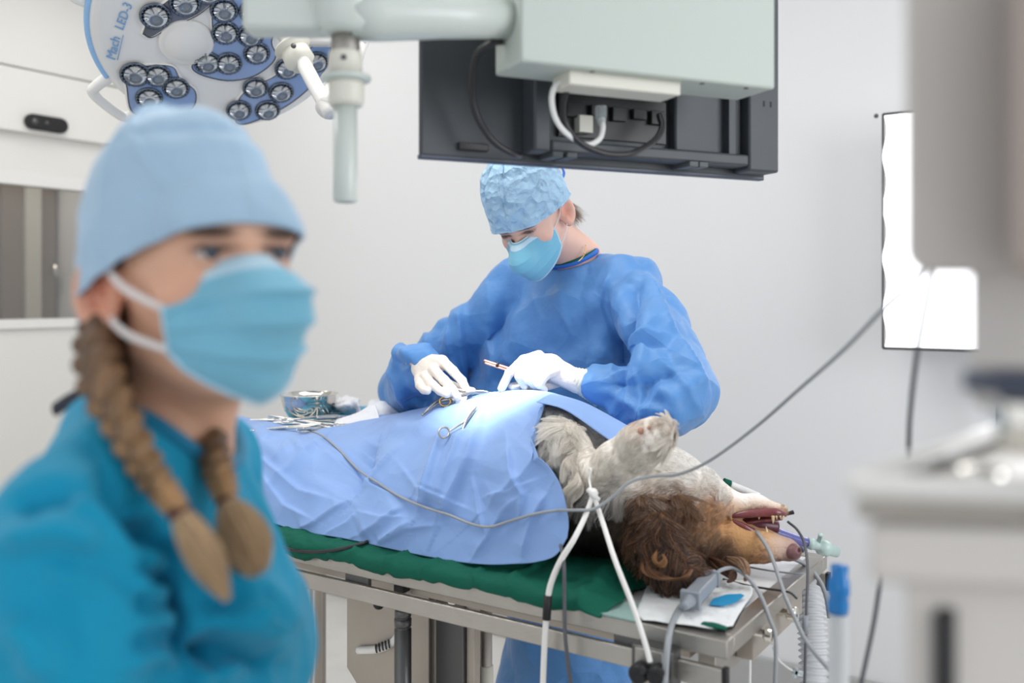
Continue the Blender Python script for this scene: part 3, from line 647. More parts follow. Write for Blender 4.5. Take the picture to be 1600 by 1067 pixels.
# clamp with two black knobs on the near rail
cl = thing('rail_clamp', 'grey clamp block with two black knobs at the right end of the table rail', 'clamp', Pd(1027, 1040, Y0-.02))
obj('clamp_block', rb((rx(994, 1.32), Y0-.034, .800), (rx(1058, 1.32), Y0+.001, .878)), M['dark_steel'], cl, bevel=.003)
obj('clamp_face', rb((rx(997, 1.31), Y0-.038, .802), (rx(1040, 1.31), Y0-.034, .876)), M['steel'], cl, bevel=.001)
for px, py in ((1005, 1047), (1033, 1050)):
    k_ = obj('knob', lathe(Pd(px, py, Y0-.038), -np.array([SX, SY, 0]), [(.004, 0), (.013, .0), (.0155, .004), (.0155, .02), (.012, .025), (.006, .026), (0, .024)], 24), M['rubber'], cl)
    obj('knob_cap', lathe(Pd(px, py, Y0-.063), -np.array([SX, SY, 0]), [(0, 0), (.006, 0), (.006, .0015), (0, .002)], 16), M['black'], k_)

# ================================================================== green sheet over the pad
def drp(x, y):                               # thickness profile of the padded sheet near its edge
    return 0
gx0, gx1 = X0+.02, rx(992, 1.45)
mu_, mv_ = 220, 70
U = np.linspace(0, 1, mu_); Gs = np.zeros((mu_, mv_, 3))
for i, u in enumerate(U):
    xm = gx0+(gx1-gx0)*u
    e = noise.fractal(Vector((xm*9, 0, 0)), 1, 2, 3)
    prof = [(Y1-.03, .0), (Y1-.05, .022), (1.7, .032), (1.5, .030), (1.40, .028), (1.352, .026), (1.327, .016+.003*e), (1.322, -.002+.006*e), (1.330+.002*e, -.010+.012*e-(.004)*math.sin(u*5))]
    q = cr([(a, b, 0) for a, b in prof], mv_)
    for j in range(mv_):
        y, z = q[j, 0], q[j, 1]
        w_ = .006*noise.fractal(Vector((xm*14, y*26, 1)), 1, 2, 4)+.010*max(0, 1-abs(((xm*11+1.2*noise.noise(Vector((xm*5, y*8, 4)))) % 1)-.5)*7)*(y < 1.5)*.6
        Gs[i, j] = R(xm+.015*noise.noise(Vector((y*12, 0, 3)))*(u > .97), y-(w_*.6 if y < 1.34 else 0), TZ+z*(min(1, (1-u)*16+.12))+(w_ if y < 1.88 else 0)+.003)
gsheet = obj('green_sheet', grid(Gs), M['green'], solid=.002); tag(gsheet, 'dark green cotton sheet covering the padded table top under the drape', 'sheet')
ln = obj('table_liner', prism([R(rx(800, 1.33), Y0-.004, TZ+.001), R(rx(990, 1.33), Y0-.004, TZ+.001), R(rx(990, 1.33), Y0+.07, TZ+.001), R(rx(800, 1.33), Y0+.07, TZ+.001)], (0, 0, .003)), M['green_pale'], smooth=False)
tag(ln, 'pale green plastic liner peeking out beneath the green sheet at the front edge', 'liner')

# ================================================================== instrument stand and cloths behind the drape
ms = thing('instrument_stand', 'steel instrument stand whose post rises behind the woman\'s braid', 'stand', R(rx(490, 1.72), 1.72, 0))
obj('post', rb((rx(487, 1.93), 1.93, .05), (rx(504, 1.93), 1.945, 1.05)), M['steel_dull'], ms, bevel=.002)
obj('post', rb((rx(481, 1.925), 1.93, .05), (rx(487, 1.925), 1.942, 1.05)), M['steel'], ms, bevel=.001)
obj('tray', rb((-2.02, 1.62, 1.045), (-1.28, 2.06, 1.062)), M['steel'], ms, bevel=.004)
obj('foot', rb((-2.05, 1.90, .0), (-1.45, 1.97, .05)), M['steel_dull'], ms, bevel=.006)
cable([Pd(492, 900, 1.915), Pd(490, 950, 1.915), Pd(491, 1010, 1.915), Pd(489, 1100, 1.915)], .0035, M['cable_white'], 'white cable hanging down along the instrument stand post')
# sky-blue cloth on the tray
nx_, ny_ = 60, 40; Gc = np.zeros((nx_, ny_, 3))
for i in range(nx_):
    for j in range(ny_):
        x = -2.08+.88*i/(nx_-1); y = 1.56+.54*j/(ny_-1)
        z = 1.070+.006*noise.fractal(Vector((x*9, y*9, 0)), 1, 2, 3)+.010*max(0, (y-2.05)/.05)
        if x < -2.03: z -= (-2.03-x)*.8
        Gc[i, j] = R(x, y, z)
skc = obj('sky_blue_cloth', grid(Gc), M['sky_cloth'], solid=.003); tag(skc, 'sky blue cloth spread on the tray under bowl and instruments', 'cloth')
# bowl
bc = P(483, 648, 2.52); bc[2] = 1.078; bD = bc[1]; br = 43.5/F*bD
bc = P(483, HY+(H-1.078)/bD*F, bD)
bowl = obj('steel_bowl', lathe(bc, (0, 0, 1), [(0, 0), (br*.55, 0), (br*.72, .012), (br*.88, .030), (br*.97, .054), (br*1.0, .068), (br*1.045, .071), (br*1.05, .073), (br*.99, .0725), (br*.95, .054), (br*.86, .032), (br*.7, .015), (br*.5, .004), (0, .003)], 64), M['chrome'])
tag(bowl, 'polished stainless steel bowl on the sky blue cloth', 'bowl')
# instruments: every one its own thing
def clamp(name, label, loc, yaw, open_=.12, L=.165, m='chrome', group='instruments on the sky blue cloth', tilt=(0, 0), ringm=None, curve=0, catg='surgical clamp'):
    t = bpy.data.objects.new(name, None); COL.objects.link(t); t['label'] = label; t['category'] = catg
    if group: t['group'] = group
    ROOT[t.name] = np.zeros(3)
    for s in (1, -1):
        pts = [(L*.36, 0, 0), (L*.2, s*.002, 0), (0, 0, 0), (-L*.2, -s*open_*.045, 0), (-L*.42, -s*open_*.10, 0)]
        if curve: pts[0] = (L*.36, curve, 0); 
        pts = [(a, b, c+s*.0009) for a, b, c in pts]
        shank = stube(pts, [.0012, .0024, .0032, .0022, .002], 26, 8)
        rc = np.array([-L*.50, -s*(open_*.10+.006), s*.0009]); ring = tube([rc+np.array([.0125*math.cos(a), .010*math.sin(a), 0]) for a in np.linspace(0, 2*math.pi, 26)], .0019, 8, cap=False)
        h_ = obj('shank', shank, M[m], t); obj('finger_ring', ring, M[ringm or m], h_)
    obj('pivot', lathe((0, 0, -.003), (0, 0, 1), [(0, 0), (.003, 0), (.003, .006), (0, .006)], 12), M[m], t)
    t.location = loc; t.rotation_euler = (tilt[0], tilt[1], yaw); return t
def copy_tree(o, parent=None):
    c_ = o.copy(); COL.objects.link(c_)
    if parent: c_.parent = parent
    for ch in list(o.children): copy_tree(ch, c_)
    return c_
spots = [((438, 661), .1, 'curved-handled clamp at the left end of the instrument pile'), ((455, 655), 2.9, 'steel clamp lying left of the bowl foot, rings towards the bowl'), ((462, 667), .4, 'steel clamp at the front of the pile by the drape edge'), ((480, 660), 2.6, 'steel clamp across the middle of the pile under the bowl'), ((495, 652), .7, 'steel clamp whose ring stands up in front of the bowl'),
         ((500, 665), 3.4, 'steel clamp in the pile next to the grey cable end'), ((515, 658), 5.6, 'steel clamp half under the left edge of the folded gauze'), ((525, 668), 1.0, 'steel clamp sticking out below the folded gauze'), ((540, 645), .2, 'steel clamp behind the folded gauze'), ((449, 668), 5.9, 'steel clamp lowest at the left front of the pile'), ((470, 651), .0, 'steel clamp lying flat just before the bowl'), ((430, 657), 3.3, 'steel clamp farthest left, its jaws over the cloth edge'), ((505, 647), 2.2, 'steel clamp right of the bowl foot pointing back'), ((486, 670), 4.4, 'steel clamp in front of the pile pointing at the camera'), ((530, 652), 3.9, 'steel clamp tucked behind the folded gauze corner')]
c1 = clamp('surgical_clamp', spots[0][2], (0, 0, 0), 0)
for i, ((px, py), yaw, lb) in enumerate(spots):
    o = c1 if i == 0 else copy_tree(c1); o['label'] = lb
    z = 1.084+.0045*(i % 5); q = Pz(px, py, z); o.location = q; o.scale = (1.12,)*3; o.rotation_euler = (.05*((i*7) % 5-2), -.035*((i*3) % 4), yaw)
# folded gauze on top of instruments and crumpled gauze behind
def sheet(name, C, m, mu=40, mv=30, wr=.003, sc_=30, seed=0, solid=.004, **k):
    S = net(C, mu, mv)
    for i in range(mu):
        for j in range(mv): S[i, j] += np.array([0, -.3, 1])*wr*noise.fractal(Vector(S[i, j]*sc_)+Vector((seed, 0, 0)), 1, 2, 4)
    return obj(name, grid(S), m, solid=solid, **k)
g = sheet('folded_gauze', [[P(519, 678, 2.30), P(521, 667, 2.34), P(526, 656, 2.39)], [P(555, 676, 2.28), P(557, 660, 2.32), P(558, 645, 2.38)], [P(580, 671, 2.26), P(582, 655, 2.29), P(576, 636, 2.36)], [P(593, 664, 2.25), P(592, 650, 2.28), P(587, 633, 2.35)]], M['gauze'], wr=.0022, sc_=14, seed=2)
tag(g, 'white folded gauze pad lying over the instruments', 'gauze')
g = sheet('crumpled_gauze', [[Pz(518, 640, 1.10), Pz(525, 632, 1.12), Pz(530, 622, 1.08)], [Pz(540, 645, 1.10), Pz(545, 630, 1.13), Pz(545, 622, 1.09)], [Pz(565, 645, 1.10), Pz(560, 628, 1.12), Pz(562, 626, 1.09)]], M['gauze'], wr=.010, sc_=24, seed=5)
tag(g, 'crumpled white gauze heap right behind the bowl', 'gauze')
g = sheet('white_towel', [[Pz(572, 650, 1.10), Pz(575, 632, 1.12), Pz(580, 627, 1.10)], [Pz(600, 655, 1.10), Pz(600, 632, 1.13), Pz(605, 626, 1.11)], [Pz(635, 660, 1.08), Pz(636, 645, 1.10), Pz(638, 636, 1.08)]], M['gauze'], wr=.007, sc_=20, seed=9)
tag(g, 'white towel between folded gauze and the surgeon\'s blue sleeve', 'towel')

# ================================================================== pale blue surgical drape
yz = lambda px, d, z: (px, HY+(H-z)/Dd(px, d)*F)
def Pq(px, py, d): return Pd(px, py, d)
cols_ = [  # each column from hem up over the crest and down the far side: (px, py, d)
 [(395, 806, 1.365), (372, 770, 1.385), (356, 730, 1.41), (348, 700, 1.44), (346, 678, 1.50), (352, 664, 1.58), (372, 652, 1.66), (385, 655, 1.72)],
 [(462, 828, 1.362), (446, 790, 1.38), (430, 745, 1.42), (418, 705, 1.46), (410, 680, 1.52), (412, 664, 1.60), (425, 664, 1.66), (430, 668, 1.70)],
 [(545, 843, 1.36), (530, 800, 1.38), (510, 750, 1.42), (495, 712, 1.47), (484, 686, 1.53), (480, 674, 1.60), (486, 672, 1.64), (486, 680, 1.70)],
 [(632, 862, 1.358), (615, 815, 1.375), (595, 765, 1.41), (578, 722, 1.46), (565, 692, 1.52), (560, 672, 1.60), (575, 656, 1.70), (585, 650, 1.80)],
 [(705, 876, 1.356), (692, 830, 1.37), (678, 775, 1.40), (665, 725, 1.44), (652, 685, 1.50), (642, 655, 1.58), (646, 642, 1.68), (650, 655, 1.78)],
 [(760, 882, 1.355), (752, 835, 1.37), (742, 780, 1.395), (733, 725, 1.43), (722, 672, 1.49), (712, 637, 1.57), (716, 630, 1.66), (716, 650, 1.76)],
 [(805, 881, 1.355), (800, 835, 1.368), (797, 780, 1.385), (790, 725, 1.415), (782, 670, 1.47), (776, 628, 1.55), (778, 613, 1.64), (778, 640, 1.76)],
 [(838, 878, 1.355), (838, 835, 1.366), (836, 785, 1.38), (828, 730, 1.41), (820, 670, 1.46), (820, 630, 1.53), (828, 612, 1.62), (830, 640, 1.74)],
 [(868, 868, 1.357), (874, 835, 1.365), (868, 790, 1.378), (852, 735, 1.40), (838, 690, 1.44), (845, 635, 1.50), (866, 616, 1.60), (880, 640, 1.73)],
 [(887, 840, 1.36), (889, 812, 1.368), (878, 762, 1.38), (853, 715, 1.40), (832, 672, 1.44), (858, 622, 1.51), (905, 630, 1.60), (930, 655, 1.72)]]
nu_, nv_ = 300, 190
S = net([[Pq(*c_) for c_ in col] for col in cols_], nu_, nv_)
V, Fg = grid(S); Q = np.array(Fg); Nn = vnormals(V, Q); Nn *= np.sign(-(Nn@np.array([.3, 1, -.6])))[:, None]
V = V+Nn*(.0035*(1-np.clip(crumple(V, 11, 3)*1.3, 0, 1)))[:, None]
DR = [([(588, 712), (568, 742), (545, 788)], 38, -.010, 's'), ([(742, 672), (715, 735), (692, 800)], 40, .015, 's'), ([(500, 690), (450, 740), (400, 790)], 40, .010, 's'), ([(860, 700), (820, 750), (760, 800)], 40, .010, 's'), ([(640, 790), (600, 820), (560, 838)], 26, .009, 's'),
 ([(350, 712), (415, 722), (470, 768), (520, 780)], 16, .006, 's'), ([(420, 670), (412, 695), (440, 715), (462, 700)], 12, .006, 'r'), ([(455, 705), (500, 690), (545, 715)], 14, .004, 's'),
 ([(590, 690), (566, 735), (552, 775)], 26, -.012, 's'), ([(640, 690), (580, 745), (540, 790)], 18, .006, 's'), ([(552, 775), (490, 818), (466, 828)], 12, .005, 's'),
 ([(712, 668), (695, 720), (678, 775), (655, 815)], 24, .014, 's'), ([(760, 660), (742, 720), (715, 775), (690, 822)], 26, .012, 's'), ([(742, 740), (752, 800), (762, 842)], 10, .004, 's'),
 ([(655, 815), (610, 840), (592, 850)], 12, .006, 's'), ([(690, 822), (640, 828), (590, 852)], 12, .005, 's'), ([(798, 690), (806, 740), (822, 775), (812, 810)], 14, .006, 's'),
 ([(822, 775), (790, 800), (765, 840), (735, 878)], 12, .006, 's'), ([(860, 765), (832, 815), (815, 878)], 12, .006, 's'), ([(758, 778), (800, 772), (850, 745)], 8, .003, 's'),
 ([(600, 670), (660, 672), (700, 640)], 12, .005, 'r'), ([(350, 690), (395, 680), (425, 668)], 10, .004, 'r'), ([(480, 690), (530, 720), (585, 760), (650, 790)], 10, .003, 's'),
 ([(405, 735), (445, 790), (490, 812)], 12, .004, 's'), ([(620, 720), (665, 770), (745, 800)], 9, .003, 's'), ([(820, 640), (790, 700), (770, 760)], 26, .005, 'r'), ([(560, 800), (605, 812), (660, 808)], 10, .003, 's'), ([(505, 835), (545, 815), (560, 800)], 8, .003, 's')]
DR = [(a_, b_, c_*1.8, d_) for a_, b_, c_, d_ in DR]; V = folds(V, Nn, DR)
drape = obj('surgical_drape', (V, Fg), M['drape'], solid=.0012); tag(drape, 'pale blue surgical drape creased over the dog\'s body', 'drape')
# strip of the drape running down behind the foreleg
S2 = net([[Pd(838, 628, 1.47), Pd(860, 616, 1.53), Pd(870, 618, 1.60), Pd(868, 640, 1.68)], [Pd(882, 640, 1.49), Pd(905, 628, 1.55), Pd(915, 634, 1.62), Pd(912, 660, 1.70)],
          [Pd(930, 672, 1.50), Pd(948, 650, 1.56), Pd(962, 660, 1.64), Pd(958, 690, 1.72)], [Pd(975, 706, 1.52), Pd(995, 678, 1.57), Pd(1012, 690, 1.66), Pd(1008, 720, 1.74)], [Pd(1000, 735, 1.53), Pd(1030, 710, 1.58), Pd(1055, 716, 1.67), Pd(1045, 745, 1.76)]], 80, 40)
o = obj('drape_flap', grid(S2), M['drape'], solid=.0012); tag(o, 'narrow pale blue drape edge running down behind the raised foreleg', 'drape')
# ================================================================== people
def head_sdf(p, lid=.0):                     # local: y forward, z up, origin between the eyes' height and the ears; metres
    q = p.copy(); q[:, 0] = np.abs(q[:, 0])
    d = s_ell(p, (0, -.014, .032), (.077, .096, .088))
    d = sm_un(d, s_ell(p, (0, .022, -.020), (.064, .070, .085)), .03)
    d = sm_un(d, s_ell(p, (0, .038, -.082), (.043, .044, .034)), .03)
    d = sm_un(d, s_ell(p, (0, .066, -.104), (.020, .018, .016)), .02)
    d = sm_un(d, s_cap(q, (.050, -.004, -.068), (.022, .055, -.098), .014, .014), .025)
    d = sm_un(d, s_ell(q, (.042, .056, -.030), (.020, .022, .018)), .02)
    d = sm_un(d, s_ell(q, (.030, .082, .019), (.022, .010, .007)), .014)
    d = sm_un(d, s_ell(p, (0, .068, .036), (.05, .02, .03)), .03)
    d = sm_sub(d, s_ell(q, (.032, .104, -.001), (.018, .017, .0125)), .012)
    d = sm_un(d, s_cap(p, (0, .086, .004), (0, .114, -.038), .0075, .0105), .012)
    d = sm_un(d, s_ell(q, (.012, .100, -.044), (.0085, .010, .008)), .007)
    d = sm_un(d, s_ell(p, (0, .092, -.066), (.024, .010, .006)), .006)
    d = sm_un(d, s_ell(p, (0, .089, -.078), (.020, .011, .007)), .006)
    e = s_ell(q, (.0318, .0785, -.001), (.0152, .0140, .0135))              # lids over the eyeball
    dx = (q[:, 0]-.0318)/.0150
    op = (.0046-lid)*np.clip(1-dx*dx, 0, 1)
    slit = np.abs(q[:, 2]+.0008+.0012*dx+lid*.8)-op
    e = np.maximum(e, -np.maximum(slit, .078-q[:, 1]))
    d = sm_un(d, e, .004)
    # ears
    Re = rotm(0, .12, .0)@rotm(.48)
    ec = np.array([.0845, -.018, -.018])
    ear = s_ell(q, ec, (.0090, .0255, .0350), Re)
    ear = sm_un(ear, s_ell(q, ec+np.array([-.002, .006, -.026]), (.007, .010, .011), Re), .008)
    ear = sm_sub(ear, s_ell(q, ec+np.array([.008, .003, .002]), (.0080, .0165, .024), Re), .004)
    ear = sm_sub(ear, s_ell(q, ec+np.array([.006, .004, -.004]), (.010, .007, .009), Re), .003)
    ear = sm_un(ear, s_ell(q, ec+np.array([.002, .012, -.008]), (.004, .004, .006)), .003)
    return sm_un(d, ear, .006)
def skin_cols(pl, base, amt=1., zone=None):  # pl: head-local coordinates
    q = pl.copy(); q[:, 0] = np.abs(q[:, 0]); c = np.tile(np.array(base), (len(pl), 1))
    def add(mask, col, a): c[:] = c*(1-(mask*a)[:, None])+np.array(col)*(mask*a)[:, None]
    g = lambda ctr, r: np.exp(-(((q-np.array(ctr))/np.array(r))**2).sum(1))
    add(g((.083, -.018, -.014), (.014, .03, .04)), rgb(206, 112, 88), .75*amt)      # ears are redder
    add(g((.045, .065, -.035), (.022, .03, .02)), rgb(214, 140, 118), .35*amt)
    add(g((.032, .095, .002), (.020, .02, .010)), rgb(146, 98, 86), .5*amt)
    add(np.clip(g((.0318, .092, .0035), (.017, .012, .0030))*1.8, 0, 1), rgb(30, 20, 20), .95)   # lash line
    add(np.clip(g((.0330, .098, .0165), (.019, .03, .0042))*2.0, 0, 1), rgb(62, 40, 30), .97)     # brows
    add(g((0, .095, -.072), (.022, .012, .008)), rgb(186, 104, 98), .7)
    return c
def put_head(o, Rm): 
    return lambda x: (np.asarray(x, float)@Rm.T)+o
def project(f, org, dirs, offset, start=.3, it=40):
    t = np.full(len(dirs), start); org = np.broadcast_to(org, dirs.shape)
    for _ in range(it): t = t-(f(org+dirs*t[:, None])-offset)*.85
    return org+dirs*t[:, None]
def mask_form(p):
    q = p.copy(); q[:, 0] = np.abs(q[:, 0])
    d = s_ell(p, (0, .018, -.045), (.066, .074, .078))
    d = sm_un(d, s_cap(q, (.0, .100, -.020), (0, .118, -.045), .010, .014), .035)
    d = sm_un(d, s_cap(p, (0, .112, -.055), (0, .085, -.105), .018, .016), .035)
    d = sm_un(d, s_ell(p, (0, .04, -.09), (.046, .05, .036)), .03)
    return d
def make_mask(parent, T, edge_label=True, bulge=.0, top=(-.010, -.028), bot=(-.118, -.085), wide=1.12, seed=0, pleat=.0032, wr=.0015):
    nu, nv = 91, 61; U_, V_ = np.linspace(-1, 1, nu), np.linspace(0, 1, nv); L = np.zeros((nu, nv, 3))
    for i, u in enumerate(U_):
        az = u*wide
        zt_ = top[0]+(top[1]-top[0])*(abs(u)**2.3); zb_ = bot[0]+(bot[1]-bot[0])*abs(u)**1.3
        if abs(u) > .8: s = (abs(u)-.8)/.2; mid = (zt_+zb_)/2+.004; zt_ += (mid-zt_)*s*.12; zb_ += (mid-zb_)*s*.12
        for j, v in enumerate(V_):
            z = zt_+(zb_-zt_)*v
            L[i, j] = (math.sin(az), math.cos(az), z)
    D_ = L.reshape(-1, 3).copy(); org = np.zeros_like(D_); org[:, 2] = D_[:, 2]; org[:, 1] = .005; dr = D_.copy(); dr[:, 2] = 0
    pl = project(mask_form, org, dr, .004, .20)
    uu = np.repeat(U_, nv); vv = np.tile(V_, nu)
    puff = bulge*np.clip(1-(uu/.75)**2, 0, 1)*np.sin(np.pi*np.clip(vv*1.02, 0, 1))**.7
    pl_ = pl+dr*puff[:, None]
    for k, (pv, w_) in enumerate(((.30, .05), (.52, .05), (.74, .05))):
        x = (vv-pv-(.05*(uu**2))*(pv-.5)*4)/w_
        pl_ += dr*(pleat*np.where(x < 0, np.exp(x*1.0), np.exp(-x*4))*np.clip(1.15-np.abs(uu), 0, 1))[:, None]
    wn_ = np.array([noise.fractal(Vector(a*32)+Vector((seed, 0, 0)), 1, 2, 3) for a in pl_]); pl_ += dr*(wr*wn_)[:, None]
    G = T(pl_).reshape(nu, nv, 3)
    mk = obj('mask', grid(G), M['mask'], parent, solid=.0016)
    strip = lambda a: tube(a, .0016, 6, flat=1.6)
    obj('mask_binding', strip(G[:, 0]+0), M['mask_edge'], mk); obj('mask_binding', strip(G[:, -1]), M['mask_edge'], mk)
    obj('mask_binding', strip(G[0]), M['mask_edge'], mk); obj('mask_binding', strip(G[-1]), M['mask_edge'], mk)
    band = pl_.reshape(nu, nv, 3)[:, 1:7]+np.array([0, .0012, 0]); obj('nose_band', grid(T(band.reshape(-1, 3)).reshape(nu, 6, 3)), M['mask_edge'], mk, solid=.001)
    return mk, G
def eyeballs(parent, T, look=(0, 0), closed=0):
    for s in (-1, 1):
        c = np.array([s*.0318, .0775, -.001]); ax = nrm((look[0], 1, look[1]))
        U, W, Z = basis((0, 1, 0))
        v, f = ball(c, .0125, 14, 24); e = obj('eye', (T(v), f), M['eye_white'], parent)
        if closed: continue
        v, f = lathe(c+ax*.0113, ax, [(.0068, -.0007), (.0060, .0012), (.0035, .0019), (0, .0021)], 28); obj('iris', (T(v), f), M['iris'], e)
        v, f = lathe(c+ax*.0126, ax, [(.0027, 0), (.0024, .0008), (0, .0010)], 20); obj('pupil', (T(v), f), M['pupil'], e)
def make_cap(parent, T, m, c=(0, -.010, .03), rx=.092, ry=.112, ztop=.125, brim=(.036, -.012), pw=2.6, tp=.0, wr=.003, seed=0, tilt=0, hem=True, fc=None, lean=0, name='cap', far=1.0):
    nu, nv = 200, 70; G = np.zeros((nu+1, nv, 3))
    for i in range(nu+1):
        a = 2*math.pi*i/nu; f_ = math.cos(a)                              # a=0 is the front
        zb_ = brim[0]*(.5+.5*f_)+brim[1]*(.5-.5*f_)
        for j in range(nv):
            t = j/(nv-1); z = zb_+(ztop-zb_)*(1-(1-t)**1.7) if False else zb_+(ztop-zb_)*math.sin(t*math.pi/2)
            k = max(0, (1-abs(math.sin(t*math.pi/2))**pw))**(1/2.3)
            k = k*(1-tp*math.sin(t*math.pi/2))+ (0 if t < 1 else 0)
            gather = 1+.012*math.sin(a*23+seed)*max(0, .12-t)/.12
            G[i, j] = (c[0]+math.sin(a)*rx*k*gather*(1 if math.sin(a) > 0 else far), c[1]+math.cos(a)*ry*k*gather-lean*t, z)
    V = G.reshape(-1, 3); n = V-np.array([c[0], c[1], .02]); n /= np.linalg.norm(n, axis=1)[:, None]+1e-9
    A_ = np.repeat(np.arange(nu+1) % nu, nv)
    Vp = V.copy(); w0 = wr*(fbm(Vp, 16, seed+1)+.6*(1-2*np.clip(crumple(Vp, 24, seed), 0, 1)))
    Vp += n*w0[:, None]
    if fc is not None: Vp = fc(Vp, n)
    for _ in range(3): hd = head_sdf(Vp.copy()*np.array([1, 1, 1])); ear_ = (np.abs(Vp[:, 0]) > .074) & (Vp[:, 2] < .02); Vp += n*np.where(ear_, 0, np.clip(.005-hd, 0, .02))[:, None]
    Gw = T(Vp).reshape(nu+1, nv, 3)
    cp = obj(name, grid(Gw), m, parent, solid=.0014)
    if hem: obj('cap_hem', tube(Gw[:, 0], .0022, 8, cap=False), m, cp); obj('cap_seam', tube(Gw[:, 3], .0009, 6, cap=False), M['gown_band'] if False else m, cp)
    return cp, Gw
# ------------------------------------------------------------------ the woman in the foreground
wo = np.array([-.288, .850, 1.443])                 # head origin
wR = rotm(math.pi+math.radians(45), math.radians(8), math.radians(1))
wT = put_head(wo, wR)
wi = lambda p: (p-wo)@wR
nb = np.array([-.325, .868, 1.288])                  # base of the neck
wom = thing('person', 'woman in the foreground wearing teal scrubs, pale blue cap, mask and two long braids', 'person', (-.32, .84, 0))
def w_body(p):
    d = head_sdf(wi(p)*1.0)
    nk = s_cap(p, wT((0, -.025, -.06)), nb+np.array([-.006, 0, .01]), .053, .056)
    nk = sm_un(nk, s_cap(p, wT((0, .010, -.100)), nb+np.array([.034, -.008, .0]), .026, .028), .03)
    d = sm_un(d, nk, .022)
    tr = w_torso(p); off = .004+.046*np.clip((np.linalg.norm(p-nb, axis=1)-.07)/.05, 0, 1)
    return sm_un(d, np.maximum(tr, w_top(p, True)+off), .02)
def w_torso(p):
    tr = s_cap(p, nb+np.array([-.015, .0, .0]), nb+np.array([-.01, -.155, -.045]), .05, .045)
    tr = sm_un(tr, s_cap(p, nb+np.array([-.015, .0, .0]), nb+np.array([.0, .155, -.045]), .05, .045), .04)
    tr = sm_un(tr, s_ell(p, nb+np.array([-.005, 0, -.15]), (.095, .15, .16)), .06)
    tr = sm_un(tr, s_ell(p, nb+np.array([.03, -.02, -.25]), (.075, .13, .10)), .06)
    for s in (-1, 1):
        tr = sm_un(tr, chain(p, [nb+np.array([-.008, s*.165, -.06]), nb+np.array([-.0, s*.185, -.33]), nb+np.array([.10, s*.15, -.50])], [.042, .036, .028], .02), .04)
    return tr
eyeballs(wom, wT, look=(-.06, .10))
# hair under the cap, at the temple and nape
def w_hair(p):
    l = wi(p); q = l.copy(); q[:, 0] = np.abs(q[:, 0])
    d = s_ell(l, (.003, -.016, .030), (.078, .100, .092)); d = sm_un(d, s_ell(l, (0, -.055, -.050), (.056, .044, .050)), .03)
    d = np.maximum(d, l[:, 1]-.022+1.3*np.clip(-l[:, 2]+.004, 0, 1)); d = np.maximum(d, -l[:, 2]-.085)
    return sm_un(d, s_ell(q, (.060, -.052, -.058), (.020, .024, .030)), .012)
V, Q = sdf_mesh(w_hair, (-.42, .66, 1.34), (-.14, .98, 1.57), .003)
obj('hair', (V, Q), M['hair_dark'], wom)
def wfc(V, n):
    a = np.arctan2(V[:, 0], V[:, 1]+.01); z = V[:, 2]
    s = .0045*np.exp(-((a-.55-.8*(z-.05)/.1)/.05)**2)*(z > .05)-.004*np.exp(-((z-.112)/.006)**2)*np.exp(-(a/1.3)**2)
    s += .003*np.exp(-((a-1.35)/.05)**2)*(z > .04)
    return V+n*s[:, None]
cap_w, _ = make_cap(wom, wT, M['cap'], c=(0, -.016, .03), rx=.094, ry=.110, ztop=.149, brim=(.0245, -.050), far=.84, pw=3.4, tp=.10, wr=.0028, seed=1, fc=wfc)
mk, G = make_mask(wom, wT, bulge=.012, top=(-.007, -.038), bot=(-.128, -.082), wide=.88, seed=3, pleat=.0095, wr=.003)
for k, (j, zz0) in enumerate(((2, .002), (56, -.036))):
    a = G[-1, j]; e = wT((.083, .006, -.004+zz0*1.15)); mid = (a+e)/2+wT((.008, 0, 0))-wo
    obj('ear_loop', stube([a, mid, e, wT((.076, -.004, -.002+zz0*1.1))], .0021, 24, 8, flat=1.7), M['loop'], wom)
for j in (2, 56): a = G[0, j]; obj('ear_loop', stube([a, wT((-.082, .012, -.02)), wT((-.086, -.02, -.01))], .0021, 24, 8), M['loop'], wom)
# braids
def braid(p0, n_turn, rad, name, m, parent):
    pth = cr(p0, 160); t = np.gradient(pth[:, :3], axis=0); t /= np.linalg.norm(t, axis=1)[:, None]
    side = np.cross(t, (-.25, -1, 0)); side /= np.linalg.norm(side, axis=1)[:, None]; nr = np.cross(t, side)
    br_ = None
    for k in range(3):
        ph = np.linspace(0, n_turn*2*math.pi, 160)+k*2*math.pi/3; r = pth[:, 3]
        c = pth[:, :3]+side*(np.sin(ph)*r*.62)[:, None]+nr*(np.sin(2*ph)*r*.34)[:, None]
        g = tube(c, r*.56*(1+.12*np.cos(ph)), 12)
        tt_ = np.repeat(np.linspace(0, 1, 160), 12)[:, None]; tt_ = np.clip(tt_*1.25-.1, 0, 1)
        br_ = obj(name, g, m, parent, cols=np.array(rgb(84, 62, 48))*(1-tt_)+np.array(rgb(168, 128, 86))*tt_)
    return pth, t
M['braid'] = mat('braided_hair', rgb(150, 112, 78), .5, attr='col', bump=[(70, .0035, (1, 1, .25)), (200, .001)], var=(38, .42, (1, 1, .35)))
M['hair_tie'] = mat('dark_red_hair_tie', rgb(78, 30, 34), .7)
B1 = [(P(160, 490, .82), .013), (P(150, 535, .79), .0180), (P(160, 600, .755), .0180), (P(196, 670, .735), .0145), (P(232, 735, .725), .0125), (P(262, 775, .715), .0105), (P(280, 800, .71), .008)]
B2 = [(P(336, 650, .87), .012), (P(332, 690, .83), .0135), (P(340, 730, .80), .013), (P(350, 765, .785), .011), (P(354, 785, .775), .0075)]
